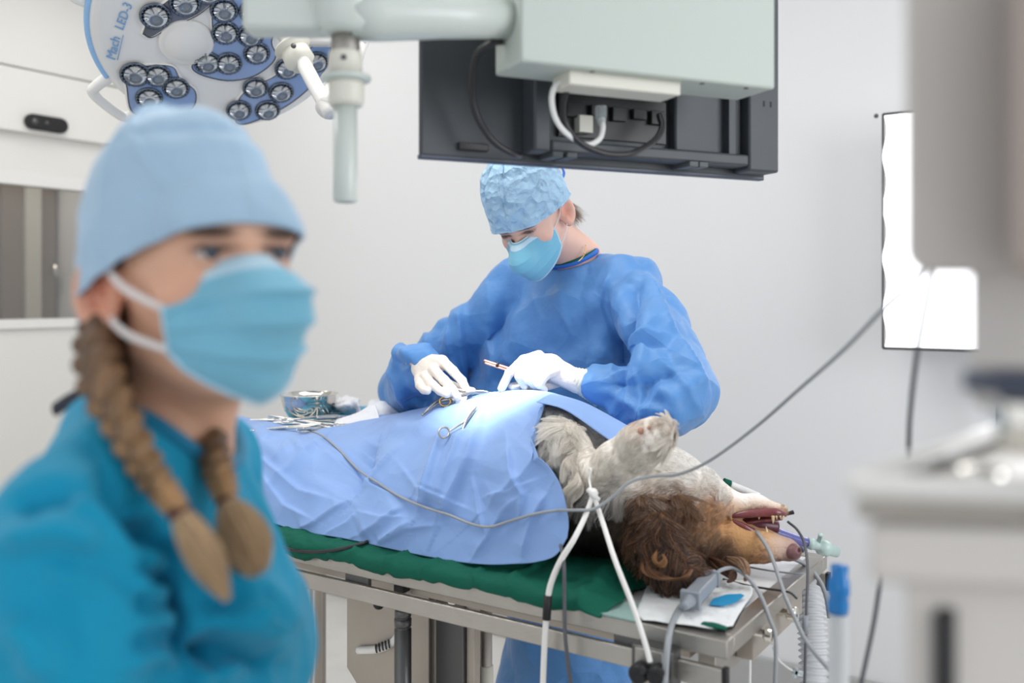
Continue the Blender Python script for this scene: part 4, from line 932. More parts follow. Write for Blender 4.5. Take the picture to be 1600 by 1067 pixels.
for Bp, n_t, tail, hue in ((B1, 4.2, [P(280, 800, .71), P(298, 830, .705), P(322, 872, .70), P(356, 938, .695)], 0), (B2, 2.6, [P(354, 785, .775), P(368, 812, .765), P(388, 850, .755), P(404, 893, .75)], 1)):
    root = obj('braid_core', stube([b[0] for b in Bp], [b[1]*.7 for b in Bp], 60, 10), M['hair_dark'], wom)
    braid(np.array([[*b[0], b[1]] for b in Bp]), n_t, 0, 'braid_strand', M['braid'], root)
    ax = nrm(tail[1]-tail[0]); obj('hair_tie', lathe(tail[0]-ax*.004, ax, [(.006, 0), (.009, .002), (.009, .008), (.006, .010)], 18), M['hair_tie'], wom)
    n_h, K = 2600, 9; tp_ = cr(tail, K); pts = np.zeros((n_h, K, 3)); ang = rng.uniform(0, 2*math.pi, n_h); rr_ = np.sqrt(rng.uniform(0, 1, n_h)); ln = 1-.55*rng.uniform(0, 1, n_h)**1.5*(.4+rr_)
    U, W, Z = basis(ax)
    for k in range(K):
        s = k/(K-1)*ln; base = np.stack([np.interp(s, np.linspace(0, 1, K), tp_[:, i]) for i in range(3)], 1)
        sp_ = (.006+(.0085 if hue == 0 else .0150)*np.sin(np.clip(s, 0, 1)*math.pi*.72+.05)**.9)*np.where(s > .6, 1-((s-.6)/.4)**2*(.8 if hue == 0 else .45), 1)
        pts[:, k] = base+(np.cos(ang)*rr_*sp_)[:, None]*U+(np.sin(ang)*rr_*sp_)[:, None]*W
    t = rng.uniform(0, 1, n_h)[:, None]; cols = np.array(rgb(118, 86, 58))*(1-t)+np.array(rgb(236, 204, 162))*t
    hairs('braid_tail', pts, .00045, cols, M['hair'], wom)
# loose dark hair behind the ear into the braid
obj('nape_hair', stube([wT((.070, -.030, -.040)), wT((.066, -.045, -.066)), P(160, 545, .80), P(185, 600, .80), P(205, 650, .79)], [.016, .021, .019, .012, .005], 30, 14), M['hair_dark'], wom)
# scrub top
def w_top(p, full=False):
    d = s_ell(p, nb+np.array([-.010, 0, -.16]), (.112, .170, .165))
    d = sm_un(d, s_ell(p, nb+np.array([-.02, 0, -.42]), (.115, .160, .28)), .08)
    d = sm_un(d, s_ell(p, nb+np.array([.040, -.05, -.225]), (.085, .085, .085)), .06)
    d = sm_un(d, s_ell(p, nb+np.array([.040, .07, -.225]), (.085, .085, .085)), .06)
    for s in (-1, 1):
        d = sm_un(d, s_cap(p, nb+np.array([-.012, s*.04, -.015]), nb+np.array([-.018, s*.15, -.048]), .058, .055), .05)
        sl_ = chain(p, [nb+np.array([-.015, s*.160, -.055]), nb+np.array([-.012, s*.188, -.20]), nb+np.array([-.004, s*.195, -.325])], [.060, .066, .066], .02)
        d = sm_un(d, sl_, .010)
    d = sm_un(d, s_cap(p, nb+np.array([-.050, -.01, .000]), nb+np.array([-.075, .0, -.06]), .035, .05), .04)
    if full: return d
    op = s_ell(p, nb+np.array([.020, 0, .034]), (.082, .080, .062), rotm(0, 0, .45))
    d = sm_sub(d, op, .006)
    return d
V, Q = sdf_mesh(w_body, (-.48, .58, .74), (-.10, 1.14, 1.60), .0027)
obj('body', (V, Q), M['skin'], wom, cols=skin_cols(wi(V), rgb(220, 172, 144)))
V, Q = sdf_mesh(w_top, (-.54, .54, .78), (-.08, 1.18, 1.36), .0034)
Nn = vnormals(V, Q)
V = V+Nn*(.004*fbm(V, 9, 2)+.0012*fbm(V, 30, 5))[:, None]
WF = [([(330, 870), (345, 930), (335, 1000), (345, 1067)], 26, -.006, 's'), ([(60, 880), (150, 905), (215, 960)], 26, .004, 's'), ([(110, 760), (180, 820), (225, 900)], 24, .004, 's'), ([(380, 900), (430, 940), (460, 1000)], 20, .004, 'r'), ([(400, 1030), (350, 1050), (300, 1060)], 14, .004, 'r'), ([(225, 735), (222, 900), (218, 1067)], 7, -.004, 'r'), ([(150, 700), (205, 760), (260, 850), (290, 960), (296, 1067)], 26, -.012, 's'), ([(215, 850), (245, 880), (285, 890)], 14, .008, 'r'), ([(190, 900), (235, 925), (285, 935)], 13, .007, 'r'),
      ([(200, 980), (250, 960), (300, 985)], 14, .008, 'r'), ([(300, 1010), (350, 1000), (440, 1035)], 18, -.012, 's'), ([(310, 960), (370, 985), (430, 1010)], 20, .010, 'r'), ([(190, 1040), (240, 1020), (290, 1035)], 12, .006, 'r'),
      ([(0, 800), (60, 770), (130, 765)], 22, -.006, 'r'), ([(0, 850), (90, 830), (160, 850)], 20, .006, 'r'), ([(262, 850), (300, 860), (350, 935)], 16, .009, 'r'), ([(330, 890), (362, 930), (372, 990)], 16, .008, 'r'), ([(20, 960), (60, 1000), (70, 1067)], 24, .008, 'r')]
WF = [(a_, b_, c_*3.6, d_) for a_, b_, c_, d_ in WF]; V = relax(folds(V, Nn, WF), Q, 3)
topo = obj('scrub_top', (V, Q), M['teal'], wom)
# binding around the neck opening
ring = []; Rop = rotm(0, 0, .45)
for a in np.linspace(0, 2*math.pi, 90, endpoint=False):
    zs_ = np.linspace(-.058, .03, 70); rr_ = np.sqrt(np.maximum(0, 1-(zs_/.062)**2))
    loc = np.stack([.082*math.cos(a)*rr_, .080*math.sin(a)*rr_, zs_], 1); pts_ = nb+np.array([.020, 0, .034])+loc@Rop.T
    outw = loc*np.array([1, 1, 0]); outw /= np.linalg.norm(outw, axis=1)[:, None]+1e-9
    ok = np.where(w_top(pts_, True) < 0)[0]; ring.append(pts_[ok[-1] if len(ok) else 0])
ring = np.array(ring); ring = (ring+np.roll(ring, 1, 0)+np.roll(ring, -1, 0)+np.roll(ring, 2, 0)+np.roll(ring, -2, 0))/5
obj('neck_binding', tube(np.concatenate([ring, ring[:2]])+np.array([0, 0, .001]), .0065, 10, cap=False, flat=1.1), M['teal_dark'], wom)
obj('undershirt_strap', stube([P(86, 640, .90), P(104, 628, .885), P(126, 616, .87)], .0035, 16, 8, flat=2), M['strap'], wom)
# ------------------------------------------------------------------ the surgeon
so = P(828, 336, 2.20)
sR = rotm(math.pi-math.radians(24), math.radians(-36), math.radians(10))
sT = put_head(so, sR); si = lambda p: (p-so)@sR
sb = P(905, 405, 2.34)                              # base of the neck
sur = thing('person', 'surgeon in blue gown, pale blue cap and mask, bent over the dog with gloved hands', 'person', (sb[0], sb[1]+.05, 0))
Lx = np.array([SY, -SX, 0]); Bk = np.array([SX, SY, 0])            # her left, and backwards
shR, shL = sb-Lx*.175-UP*.050, sb+Lx*.14-UP*.062
elR = Pd(640, 610, 1.98); elL = Pd(1060, 608, 1.80)
wrR, wrL = P(655, 566, 2.06), P(925, 600, 1.985)
def s_body(p):
    d = head_sdf(si(p), .0034)
    d = sm_un(d, s_cap(p, sT((0, -.03, -.06)), sb, .053, .058), .03)
    tr = s_torso(p); off = .004+.022*np.clip((np.linalg.norm(p-sb, axis=1)-.07)/.05, 0, 1)
    gl = np.minimum(np.linalg.norm(p-wrR, axis=1), np.linalg.norm(p-wrL, axis=1)) < .05
    return sm_un(d, np.where(p[:, 2] < .42, tr, np.maximum(tr, s_gown(p, True)+np.where(gl, .006, off))), .02)
def s_torso(p):
    t = s_cap(p, sb-UP*.05, shR+UP*.0, .055, .045); t = sm_un(t, s_cap(p, sb-UP*.05, shL+UP*.0, .055, .045), .04)
    ctr = sb-UP*.25+Bk*.0
    t = sm_un(t, s_ell(p, ctr, (.16, .12, .22)), .06); t = sm_un(t, s_ell(p, sb-UP*.58+Bk*.02, (.15, .12, .22)), .08)
    for s in (-1, 1): t = sm_un(t, chain(p, [sb-UP*.68+Lx*s*.08+Bk*.03, sb-UP*1.10+Lx*s*.09+Bk*.03, np.append((sb+Lx*s*.09+Bk*.05)[:2], .06)], [.085, .055, .04], .03), .05)
    for s in (-1, 1): f0 = np.append((sb+Lx*s*.09+Bk*.07)[:2], .035); t = sm_un(t, s_cap(p, f0, f0-Bk*.18, .035, .03), .02)
    a = chain(p, [shR, elR, wrR], [.044, .030, .022], .01); b = chain(p, [shL, elL, wrL], [.044, .030, .022], .01)
    return sm_un(t, sm_un(a, b, .01), .03)
def two(f, lo, hi, zc, h1, h2): 
    return sdf_mesh(f, lo, hi, h1)
eyeballs(sur, sT, closed=1)
def s_hair(p):
    l = si(p); d = s_ell(l, (0, -.016, .030), (.080, .099, .091)); d = sm_un(d, s_ell(l, (0, -.060, -.045), (.05, .035, .04)), .03)
    return np.maximum(d, l[:, 1]-.030+1.3*np.clip(-l[:, 2]+.004, 0, 1))
V, Q = sdf_mesh(s_hair, (-.16, 1.98, 1.46), (.22, 2.42, 1.76), .004)
obj('hair', (V, Q), M['hair_dark'], sur)
def sfc(V, n):
    a = np.arctan2(V[:, 0], V[:, 1]+.01); z = V[:, 2]
    s = -.006*np.exp(-((a+.05+.2*(z-.08)/.1)/.05)**2)*np.clip((z-.05)/.05, 0, 1)-.005*np.exp(-((a-.62)/.06)**2)*np.clip((z-.04)/.05, 0, 1)-.004*np.exp(-((a+.9)/.06)**2)*np.clip((z-.05)/.05, 0, 1)
    return V+n*s[:, None]
cap_s, Gc_ = make_cap(sur, sT, M['cap2'], c=(0, -.012, .03), rx=.098, ry=.117, ztop=.160, brim=(.022, .000), pw=3.2, tp=.08, wr=.0045, seed=8, lean=.012, fc=sfc)
obj('cap_tie', stube([sT((-.055, -.095, .02)), sT((-.065, -.118, .03)), sT((-.062, -.13, .046))], [.004, .0035, .002], 12, 8), M['gown_band'], cap_s)
mk, G = make_mask(sur, sT, bulge=.008, top=(-.008, -.022), bot=(-.124, -.080), wide=1.10, seed=6, pleat=.0028, wr=.0012)
for j, z in ((2, .006), (56, -.034)):
    for s, e in ((-1, 0), (1, -1)):
        a = G[e, j]; obj('ear_loop', stube([a, (a+sT((s*.080, -.012, z)))/2+sT((s*.006, 0, 0))-so, sT((s*.080, -.012, z)), sT((s*.078, -.038, -.01))], .0013, 24, 6), M['loop'], sur)
n_h = 260; pts = np.zeros((n_h, 6, 3))
for k in range(6):
    b = rng.normal(0, 1, 3)*0
    pts[:, k] = sT((-.055, -.082-.006*k, -.030-.013*k))
pts += (rng.normal(0, .006, (n_h, 1, 3))*np.linspace(.6, 1.6, 6)[None, :, None])
hairs('loose_hair', pts, .0005, np.tile(rgb(150, 130, 112), (n_h, 1)), M['hair'], sur)
obj('necklace', stube([P(915, 383, 2.262), P(914, 394, 2.245), P(910, 402, 2.24), P(903, 409, 2.235)], .0011, 20, 6), M['gold'], sur)
# gown
def s_gown(p, full=False):
    ctr = sb-UP*.24-Bk*.01
    th = math.atan2(Lx[1], Lx[0]); Rg = rotm(th)
    d = s_ell(p, ctr, (.185, .135, .245), Rg)
    d = sm_un(d, s_ell(p, sb-UP*.42+Bk*.0, (.195, .140, .26), Rg), .06)
    d = sm_un(d, s_ell(p, sb-Lx*.185-UP*.44, (.150, .12, .27), Rg), .05)
    d = sm_un(d, s_cap(p, sb-UP*.62+Bk*.06-Lx*.03, sb-UP*1.16+Bk*.09-Lx*.08, .165, .195), .08)
    for sh, wd in ((shR, .058), (shL, .058)): d = sm_un(d, s_cap(p, sb-UP*.055, sh+UP*.002, .062, wd), .05)
    a = chain(p, [shR-UP*.008, (shR+elR)/2, elR, (elR+wrR)/2+UP*.0, wrR-nrm(wrR-elR)*.015], [.066, .073, .070, .056, .042], .02)
    b = chain(p, [shL-UP*.008, (shL+elL)/2+Lx*.01, elL+Lx*.006-UP*.01, (elL+wrL)/2, wrL+nrm(elL-wrL)*.012], [.070, .078, .076, .060, .044], .02)
    d = sm_un(d, sm_un(a, b, .01), .028)
    if full: return np.maximum(d, .26-p[:, 2])
    neck = s_ell(p, sb+np.array([-.035, -.03, .055]), (.085, .085, .085))
    d = sm_sub(d, neck, .008)
    return np.maximum(d, .26-p[:, 2])
V, Q = sdf_mesh(s_body, (-.36, 1.62, 0.0), (.52, 2.72, 1.83), .0045)
obj('body', (V, Q), M['skin'], sur, cols=skin_cols(si(V), rgb(226, 184, 166), .8))
V, Q = sdf_mesh(s_gown, (-.40, 1.60, .24), (.56, 2.80, 1.60), .0052)
Nn = vnormals(V, Q)
up_ = np.clip((V[:, 2]-.9)/.3, 0, 1)
V = V+Nn*(.006*fbm(V*np.array([1, 1, .45]), 7, 4)+.017*(1-2*np.clip(crumple(V*np.array([1, 1, .55]), 9.5, 2), 0, 1))+.0015*fbm(V, 26, 5))[:, None]
GF = [([(760, 500), (775, 560), (770, 610)], 10, .005, 's'), ([(905, 450), (925, 520), (915, 590)], 12, -.004, 's'), ([(830, 450), (850, 500), (845, 550)], 12, .004, 's'), ([(960, 420), (940, 480), (960, 540)], 10, .005, 's'), ([(1030, 560), (1075, 600), (1100, 650)], 9, .006, 's'), ([(955, 650), (1000, 640), (1040, 600)], 9, .006, 's'), ([(725, 470), (722, 540), (730, 620)], 18, .014, 's'), ([(742, 448), (700, 480), (690, 540)], 14, -.010, 's'), ([(770, 430), (765, 520), (790, 600)], 22, .006, 'r'), ([(870, 440), (885, 500), (905, 545)], 12, .004, 's'),
      ([(1005, 425), (985, 500), (982, 570), (960, 625)], 20, -.016, 's'), ([(1012, 425), (1040, 480), (1060, 530)], 8, .008, 's'), ([(1020, 470), (1002, 540), (1000, 600)], 14, .008, 'r'),
      ([(945, 590), (1000, 560), (1050, 555)], 16, .010, 's'), ([(950, 600), (1010, 600), (1070, 580)], 14, -.009, 's'), ([(948, 612), (1000, 630), (1060, 640)], 14, .010, 's'), ([(940, 628), (985, 650), (1030, 668)], 12, .008, 's'),
      ([(1020, 590), (1050, 620), (1062, 680)], 13, .009, 'r'), ([(1058, 520), (1090, 570), (1108, 610)], 12, .008, 's'), ([(985, 575), (1005, 620), (1000, 660)], 12, .008, 's'), ([(960, 560), (1015, 520), (1055, 530)], 16, .008, 's'),
      ([(650, 500), (640, 540), (610, 590)], 16, .010, 's'), ([(690, 480), (668, 520), (672, 548)], 12, .008, 's'), ([(615, 560), (640, 570), (650, 600)], 12, -.010, 's'), ([(620, 600), (650, 625), (690, 640)], 12, .010, 's'), ([(605, 570), (632, 610), (640, 640)], 10, .008, 's'), ([(640, 545), (625, 565), (640, 585)], 7, .006, 'r'), ([(660, 625), (690, 620), (715, 630)], 9, .007, 'r'),
      ([(700, 500), (706, 560), (728, 600)], 10, .007, 's'), ([(880, 520), (930, 470), (985, 440)], 24, .007, 'r'), ([(840, 560), (900, 530), (940, 480)], 20, -.005, 'r'), ([(800, 470), (812, 530), (800, 590)], 20, .005, 'r'), ([(940, 540), (958, 560), (955, 590)], 8, .004, 's')]
GF = [(a_, b_, c_*2.0, d_) for a_, b_, c_, d_ in GF]; V = relax(folds(V, Nn, GF), Q)
obj('gown', (V, Q), M['gown'], sur)
nk0 = sb+np.array([-.035, -.03, .055]); ring = []
for a in np.linspace(0, 2*math.pi, 80, endpoint=False):
    zs_ = np.linspace(-.084, .02, 70); pp = np.array([nk0+np.array([.085*math.cos(a)*math.sqrt(max(0, 1-(z/.085)**2)), .085*math.sin(a)*math.sqrt(max(0, 1-(z/.085)**2)), z]) for z in zs_])
    ok = np.where(s_gown(pp, True) < 0)[0]; ring.append(pp[ok[-1] if len(ok) else 0])
ring = np.array(ring); 
for _ in range(3): ring = (ring+np.roll(ring, 1, 0)+np.roll(ring, -1, 0))/3
obj('neck_binding', tube(np.concatenate([ring, ring[:2]])+UP*.003, .0075, 10, cap=False), M['gown_band'], sur)
obj('undershirt_collar', tube(np.concatenate([ring, ring[:2]])*1.0+UP*.006-Bk*.004, .004, 8, cap=False), M['green'], sur)

# gloved hands: explicit finger chains
def glove(fingers, palm, name, parent, cuff, lo_hi=None):
    def f(p):
        d = None
        for a, b, ra, rb_ in palm:
            e = s_cap(p, a, b, ra, rb_); d = e if d is None else sm_un(d, e, .012)
        for pts, rs in fingers: d = sm_un(d, chain(p, pts, rs, .003), .0035)
        return d
    allp = np.array([q for pts, _ in fingers for q in pts]+[q for a, b, _, _ in palm for q in (a, b)])
    V, Q = sdf_mesh(f, allp.min(0)-.05, allp.max(0)+.05, .0014)
    Nn = vnormals(V, Q); V = V+Nn*(.0007*fbm(V, 55, 3))[:, None]
    g = obj(name, (V, Q), M['glove'], parent)
    a, b, ra, rb_ = cuff; ax = nrm(b-a); L_ = np.linalg.norm(b-a)
    rows = [(ra+(rb_-ra)*t+.0008*math.sin(t*60), L_*t) for t in np.linspace(0, 1, 30)]
    obj('glove_cuff', lathe(a, ax, rows+[(rb_+.002, L_+.001), (rb_+.0015, L_+.003), (rb_-.002, L_+.002), (rb_-.003, L_-.01)], 40), M['cuff'], g)
    return g
q_ = P
# her right hand (image left): palm down, fingers reaching to the right
DR_ = 2.03
r8, r7, r6 = .0098, .0088, .0076
palm = [(q_(664, 566, 2.05), q_(690, 567, 2.03), .020, .017), (q_(660, 572, 2.05), q_(676, 583, 2.02), .021, .015), (q_(656, 578, 2.05), q_(660, 592, 2.02), .018, .013)]
fing = [([q_(690, 563, 2.03), q_(708, 580, 2.0), q_(722, 595, 1.985), q_(730, 612, 1.975)], [.0120, .0105, .0098, .0085]),
        ([q_(677, 577, 2.01), q_(694, 594, 1.985), q_(706, 608, 1.975), q_(715, 620, 1.97)], [.0120, .0105, .0098, .0085]),
        ([q_(664, 588, 2.01), q_(676, 602, 1.985), q_(688, 611, 1.975), q_(698, 616, 1.97)], [.0115, .0098, .0090, .0080]),
        ([q_(655, 592, 2.02), q_(656, 602, 1.995), q_(662, 609, 1.98), q_(668, 611, 1.975)], [.0110, .0098, .0088, .0078]),
        ([q_(680, 584, 2.05), q_(700, 600, 2.04), q_(722, 609, 2.02), q_(738, 611, 2.0)], [.0130, .0110, .0095, .0080])]
glove(fing, palm, 'right_glove', sur, (q_(672, 568, 2.05), q_(650, 563, 2.08), .024, .027))
# her left hand (image right): knuckles up, index reaching down
palm = [(q_(905, 594, 1.985), q_(862, 568, 1.975), .020, .018), (q_(900, 600, 1.98), q_(862, 585, 1.965), .019, .016), (q_(862, 568, 1.975), q_(840, 560, 1.97), .017, .013)]
fing = [([q_(842, 556, 1.975), q_(818, 563, 1.96), q_(796, 583, 1.95), q_(784, 607, 1.945)], [.0125, .0110, .0098, .0085]),
        ([q_(848, 566, 1.965), q_(824, 572, 1.945), q_(812, 588, 1.935), q_(820, 603, 1.94)], [.0125, .0112, .0105, .0090]),
        ([q_(856, 572, 1.96), q_(838, 578, 1.935), q_(828, 594, 1.925), q_(838, 605, 1.935)], [.0125, .0110, .0102, .0088]),
        ([q_(866, 580, 1.955), q_(853, 586, 1.93), q_(842, 600, 1.92), q_(850, 609, 1.93)], [.0118, .0102, .0095, .0082]),
        ([q_(885, 592, 1.99), q_(856, 600, 1.985), q_(826, 601, 1.97), q_(800, 604, 1.955)], [.0140, .0125, .0105, .0085])]
glove(fing, palm, 'left_glove', sur, (q_(893, 590, 1.982), q_(938, 607, 1.99), .0235, .038))
# instruments in the hands and on the drape
t = tag(obj('forceps', cat(stube([P(757, 563, 1.985), P(775, 569, 1.975), P(800, 577, 1.965), P(822, 586, 1.95)], [.0045, .0048, .0045, .003], 20, 8, flat=.6), stube([P(758, 567, 1.98), P(776, 573, 1.972), P(800, 581, 1.962)], [.004, .0042, .003], 16, 8, flat=.6)), M['copper']), 'copper-tinted forceps held between the fingers of the surgeon\'s left hand', 'forceps')
obj('grip_mark', lathe(P(777, 570, 1.972), nrm((1, 0, -.35)), [(.0058, -.003), (.0060, 0), (.0058, .003)], 14), M['rubber'], t)
yawv = lambda a, b: nrm(np.asarray(b)-np.asarray(a))
def placed_clamp(name, label, tip, tail, L, ringm='gold', open_=.12, m='steel', catg='surgical clamp', twist=0):
    o = clamp(name, label, (0, 0, 0), 0, open_=open_, L=L, m=m, group=None, ringm=ringm, catg=catg)
    x = nrm(np.asarray(tip)-np.asarray(tail)); v = nrm(np.array([0, 0, H])-np.asarray(tail)); z = nrm(v-x*np.dot(v, x)); z = nrm(z+np.cross(x, z)*twist); y = np.cross(z, x)
    o.rotation_euler = Matrix(np.stack([x, y, z], 1)).to_euler(); o.location = (np.asarray(tip)*.58+np.asarray(tail)*.42); return o
ln_ = lambda a, b: float(np.linalg.norm(np.asarray(a)-np.asarray(b)))
a, b = P(768, 612, 1.95), P(690, 614, 1.985); placed_clamp('needle_holder', 'gilt-ringed needle holder in the surgeon\'s right hand at the wound', a, b, ln_(a, b)*1.02, catg='needle holder')
a, b = Pd(748, 636, 1.545), Pd(703, 693, 1.455); placed_clamp('surgical_clamp', 'steel ring-handled clamp lying on the drape below the wound', a+np.array([-.0, -.026, .008]), b+np.array([0, -.030, .008]), ln_(a, b)*1.0, 'steel', .13, twist=.0)
a, b = Pd(702, 634, 1.60), Pd(662, 652, 1.54); tag(obj('towel_clamp', cat(stube([b+UP*.008, (a+b)/2+UP*.022, a+UP*.016, a+np.array([.012, 0, -.002])], .0022, 24, 8), stube([b+np.array([-.004, 0, .004]), (a+b)/2+UP*.016, a+np.array([.004, -.01, .012]), a+np.array([.014, -.01, -.004])], .0022, 24, 8)), M['steel']), 'bent steel towel clamp gripping the drape left of the wound', 'towel clamp')
g = sheet('wound_gauze', [[P(712, 630, 1.97), P(716, 618, 1.98), P(722, 612, 2.0)], [P(728, 628, 1.96), P(730, 618, 1.97), P(730, 610, 1.99)]], M['gauze'], 12, 10, wr=.002, seed=4); tag(g, 'small square of gauze under the surgeon\'s right fingertips', 'gauze')
# ================================================================== the dog
from mathutils.bvhtree import BVHTree
dpos = Pd(1000, 880, 1.6)
dog = thing('dog', 'brown and white long-haired dog lying on its back with an open mouth, partly draped', 'dog', (dpos[0], dpos[1], TZ+.01))
K_ = Pd
def s_dog(p):
    t = chain(p, [K_(690, 745, 1.60), K_(850, 745, 1.60), K_(930, 780, 1.58)], [.12, .118, .100], .05)
    t = sm_un(t, s_ell(p, K_(880, 690, 1.56), (.09, .07, .07)), .05)
    n = chain(p, [K_(950, 780, 1.60), K_(1030, 778, 1.63), K_(1085, 790, 1.66)], [.088, .092, .070], .04)
    n = sm_un(n, s_cap(p, K_(1000, 810, 1.58), K_(1040, 830, 1.60), .07, .06), .04)
    d = sm_un(t, n, .04)
    sk = s_ell(p, K_(1060, 828, 1.64), (.092, .078, .074)); d = sm_un(d, sk, .035)
    up_ = chain(p, [K_(1080, 842, 1.64), K_(1140, 846, 1.67), K_(1185, 850, 1.69), K_(1228, 858, 1.71)], [.055, .040, .029, .0215], .02)
    up_ = sm_un(up_, s_ell(p, K_(1238, 862, 1.715), (.017, .018, .0155)), .008)
    lo = chain(p, [K_(1070, 800, 1.65), K_(1135, 790, 1.685), K_(1180, 790, 1.705), K_(1222, 797, 1.72)], [.050, .026, .018, .0105], .02)
    m_ = sm_un(up_, lo, .006); d = sm_un(d, m_, .02)
    mouth = chain(p, [K_(1150, 812, 1.66), K_(1190, 816, 1.69), K_(1250, 822, 1.72)], [.006, .013, .020], .008)
    d = sm_sub(d, mouth, .006)
    fl = chain(p, [K_(850, 668, 1.54), K_(885, 700, 1.48), K_(924, 748, 1.445)], [.044, .040, .036], .02)
    pw = chain(p, [K_(926, 750, 1.445), K_(962, 722, 1.44), K_(1000, 696, 1.445), K_(1022, 682, 1.45)], [.036, .034, .036, .034], .015)
    for x, y, dd in ((1040, 676, 1.42), (1042, 668, 1.45), (1036, 664, 1.475), (1028, 690, 1.425)): pw = sm_un(pw, s_cap(p, K_(1012, 688, 1.45), K_(x, y, dd), .016, .012), .008)
    leg = sm_un(fl, pw, .012); d = sm_un(d, leg, .02)
    h2 = chain(p, [K_(700, 760, 1.6), K_(590, 760, 1.57), K_(520, 775, 1.55)], [.115, .075, .045], .05)
    return sm_un(d, h2, .05)
V, Q = sdf_mesh(s_dog, (-.60, 1.45, TZ+.02), (.62, 2.40, 1.26), .0035)
V[:, 2] = np.maximum(V[:, 2], TZ+.022)
def dog_cols(V, jit=None):
    uv = proj(V); x, y = uv[:, 0].copy(), uv[:, 1].copy(); j = np.zeros(len(V)) if jit is None else jit
    nz = fbm(V, 22, 7)*14+j*6; x += nz; y += nz*.8
    white = np.array(rgb(252, 248, 242)); c = np.tile(white, (len(V), 1))
    def put(m, col, a=1.): 
        m = np.clip(m, 0, 1)*a; c[:] = c*(1-m[:, None])+np.array(col)*m[:, None]
    sg = lambda t, w=6: 1/(1+np.exp(-np.clip(t/w, -30, 30)))
    cream = sg(x-880)*sg(1060-x)*sg(760-y)*sg(y-640); put(cream, rgb(232, 218, 198), .22)
    body = sg(985-x)*sg(y-(772-(x-880)*.08)); put(body, rgb(44, 30, 26))
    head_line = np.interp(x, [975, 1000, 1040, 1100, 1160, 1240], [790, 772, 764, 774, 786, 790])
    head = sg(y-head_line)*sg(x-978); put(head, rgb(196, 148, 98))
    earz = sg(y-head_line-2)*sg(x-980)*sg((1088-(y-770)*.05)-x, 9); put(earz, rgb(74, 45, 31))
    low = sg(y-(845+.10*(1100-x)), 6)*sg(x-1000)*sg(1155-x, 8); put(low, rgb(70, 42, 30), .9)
    put(np.exp(-(((x-1062)/26)**2+((y-800)/16)**2)), rgb(176, 122, 78), .5)
    put(np.exp(-(((x-1150)/22)**2+((y-868)/7)**2)), rgb(66, 42, 32), .75)
    put(np.exp(-(((x-1136)/10)**2+((y-879)/7)**2)), rgb(190, 128, 66), .9)
    put(sg(x-1198)*sg(y-826), rgb(214, 190, 176), .85); put(sg(x-1222)*sg(y-846), rgb(140, 100, 98), .85)
    put(sg(x-1150)*sg(y-776)*sg(806-y)*sg(1226-x), rgb(222, 205, 190), .5)
    put(np.exp(-(((x-1205)/32)**2+((y-803)/6)**2)), rgb(120, 56, 58), .75)
    put(np.exp(-(((x-1005)/10)**2+((y-672)/10)**2)), rgb(176, 120, 92), .5)
    put(np.exp(-(((x-1030)/40)**2+((y-668)/8)**2)), rgb(206, 186, 168), .5)
    return c
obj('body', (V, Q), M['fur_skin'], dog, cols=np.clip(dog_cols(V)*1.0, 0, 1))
def ear_sdf(p):
    e = chain(p, [K_(1012, 800, 1.535), K_(1022, 840, 1.50), K_(1050, 880, 1.485), K_(1075, 894, 1.48)], [.032, .036, .028, .014], .02)
    return sm_un(e, chain(p, [K_(1000, 790, 1.56), K_(1060, 790, 1.56)], [.022, .018], .01), .02)
Ve, Qe = sdf_mesh(ear_sdf, (.14, 1.5, TZ+.008), (.44, 1.8, 1.10), .003); Ve[:, 2] = np.maximum(Ve[:, 2], TZ+.012)
obj('ear', (Ve, Qe), M['fur_skin'], dog, cols=dog_cols(Ve)*.8, label='dark brown ear folded over the near side of the head')
Nd, Ne = vnormals(V, Q), vnormals(Ve, Qe)
def sample(V, Q, N_, n):
    a = V[Q]; ar = np.linalg.norm(np.cross(a[:, 2]-a[:, 0], a[:, 3]-a[:, 1]), axis=1); fc = proj(a.mean(1)); nn = N_[Q].mean(1); ctr = a.mean(1)
    vis = np.where(((nn*(np.array([0, 0, H])-ctr)).sum(1) > -.25*np.linalg.norm(ctr, axis=1)*1) & (fc[:, 0] > 818), 1, 0.03)
    w_ = ar*vis*(1+1.2*(fc[:, 0] > 960)); w_ /= w_.sum(); i = rng.choice(len(Q), n, p=w_); u, v = rng.uniform(0, 1, (2, n, 1)); b = a[i]
    pt = (b[:, 0]*(1-u)+b[:, 1]*u)*(1-v)+(b[:, 3]*(1-u)+b[:, 2]*u)*v; n_ = nn[i]; return pt, n_/(np.linalg.norm(n_, axis=1)[:, None]+1e-9)
DBV = []
for nm in ('surgical_drape', 'drape_flap'):
    o = bpy.data.objects[nm]; vv = np.zeros(len(o.data.vertices)*3); o.data.vertices.foreach_get('co', vv); vv = vv.reshape(-1, 3)+ROOT[nm]
    DBV.append(BVHTree.FromPolygons([tuple(a) for a in vv], [tuple(p.vertices) for p in o.data.polygons]))
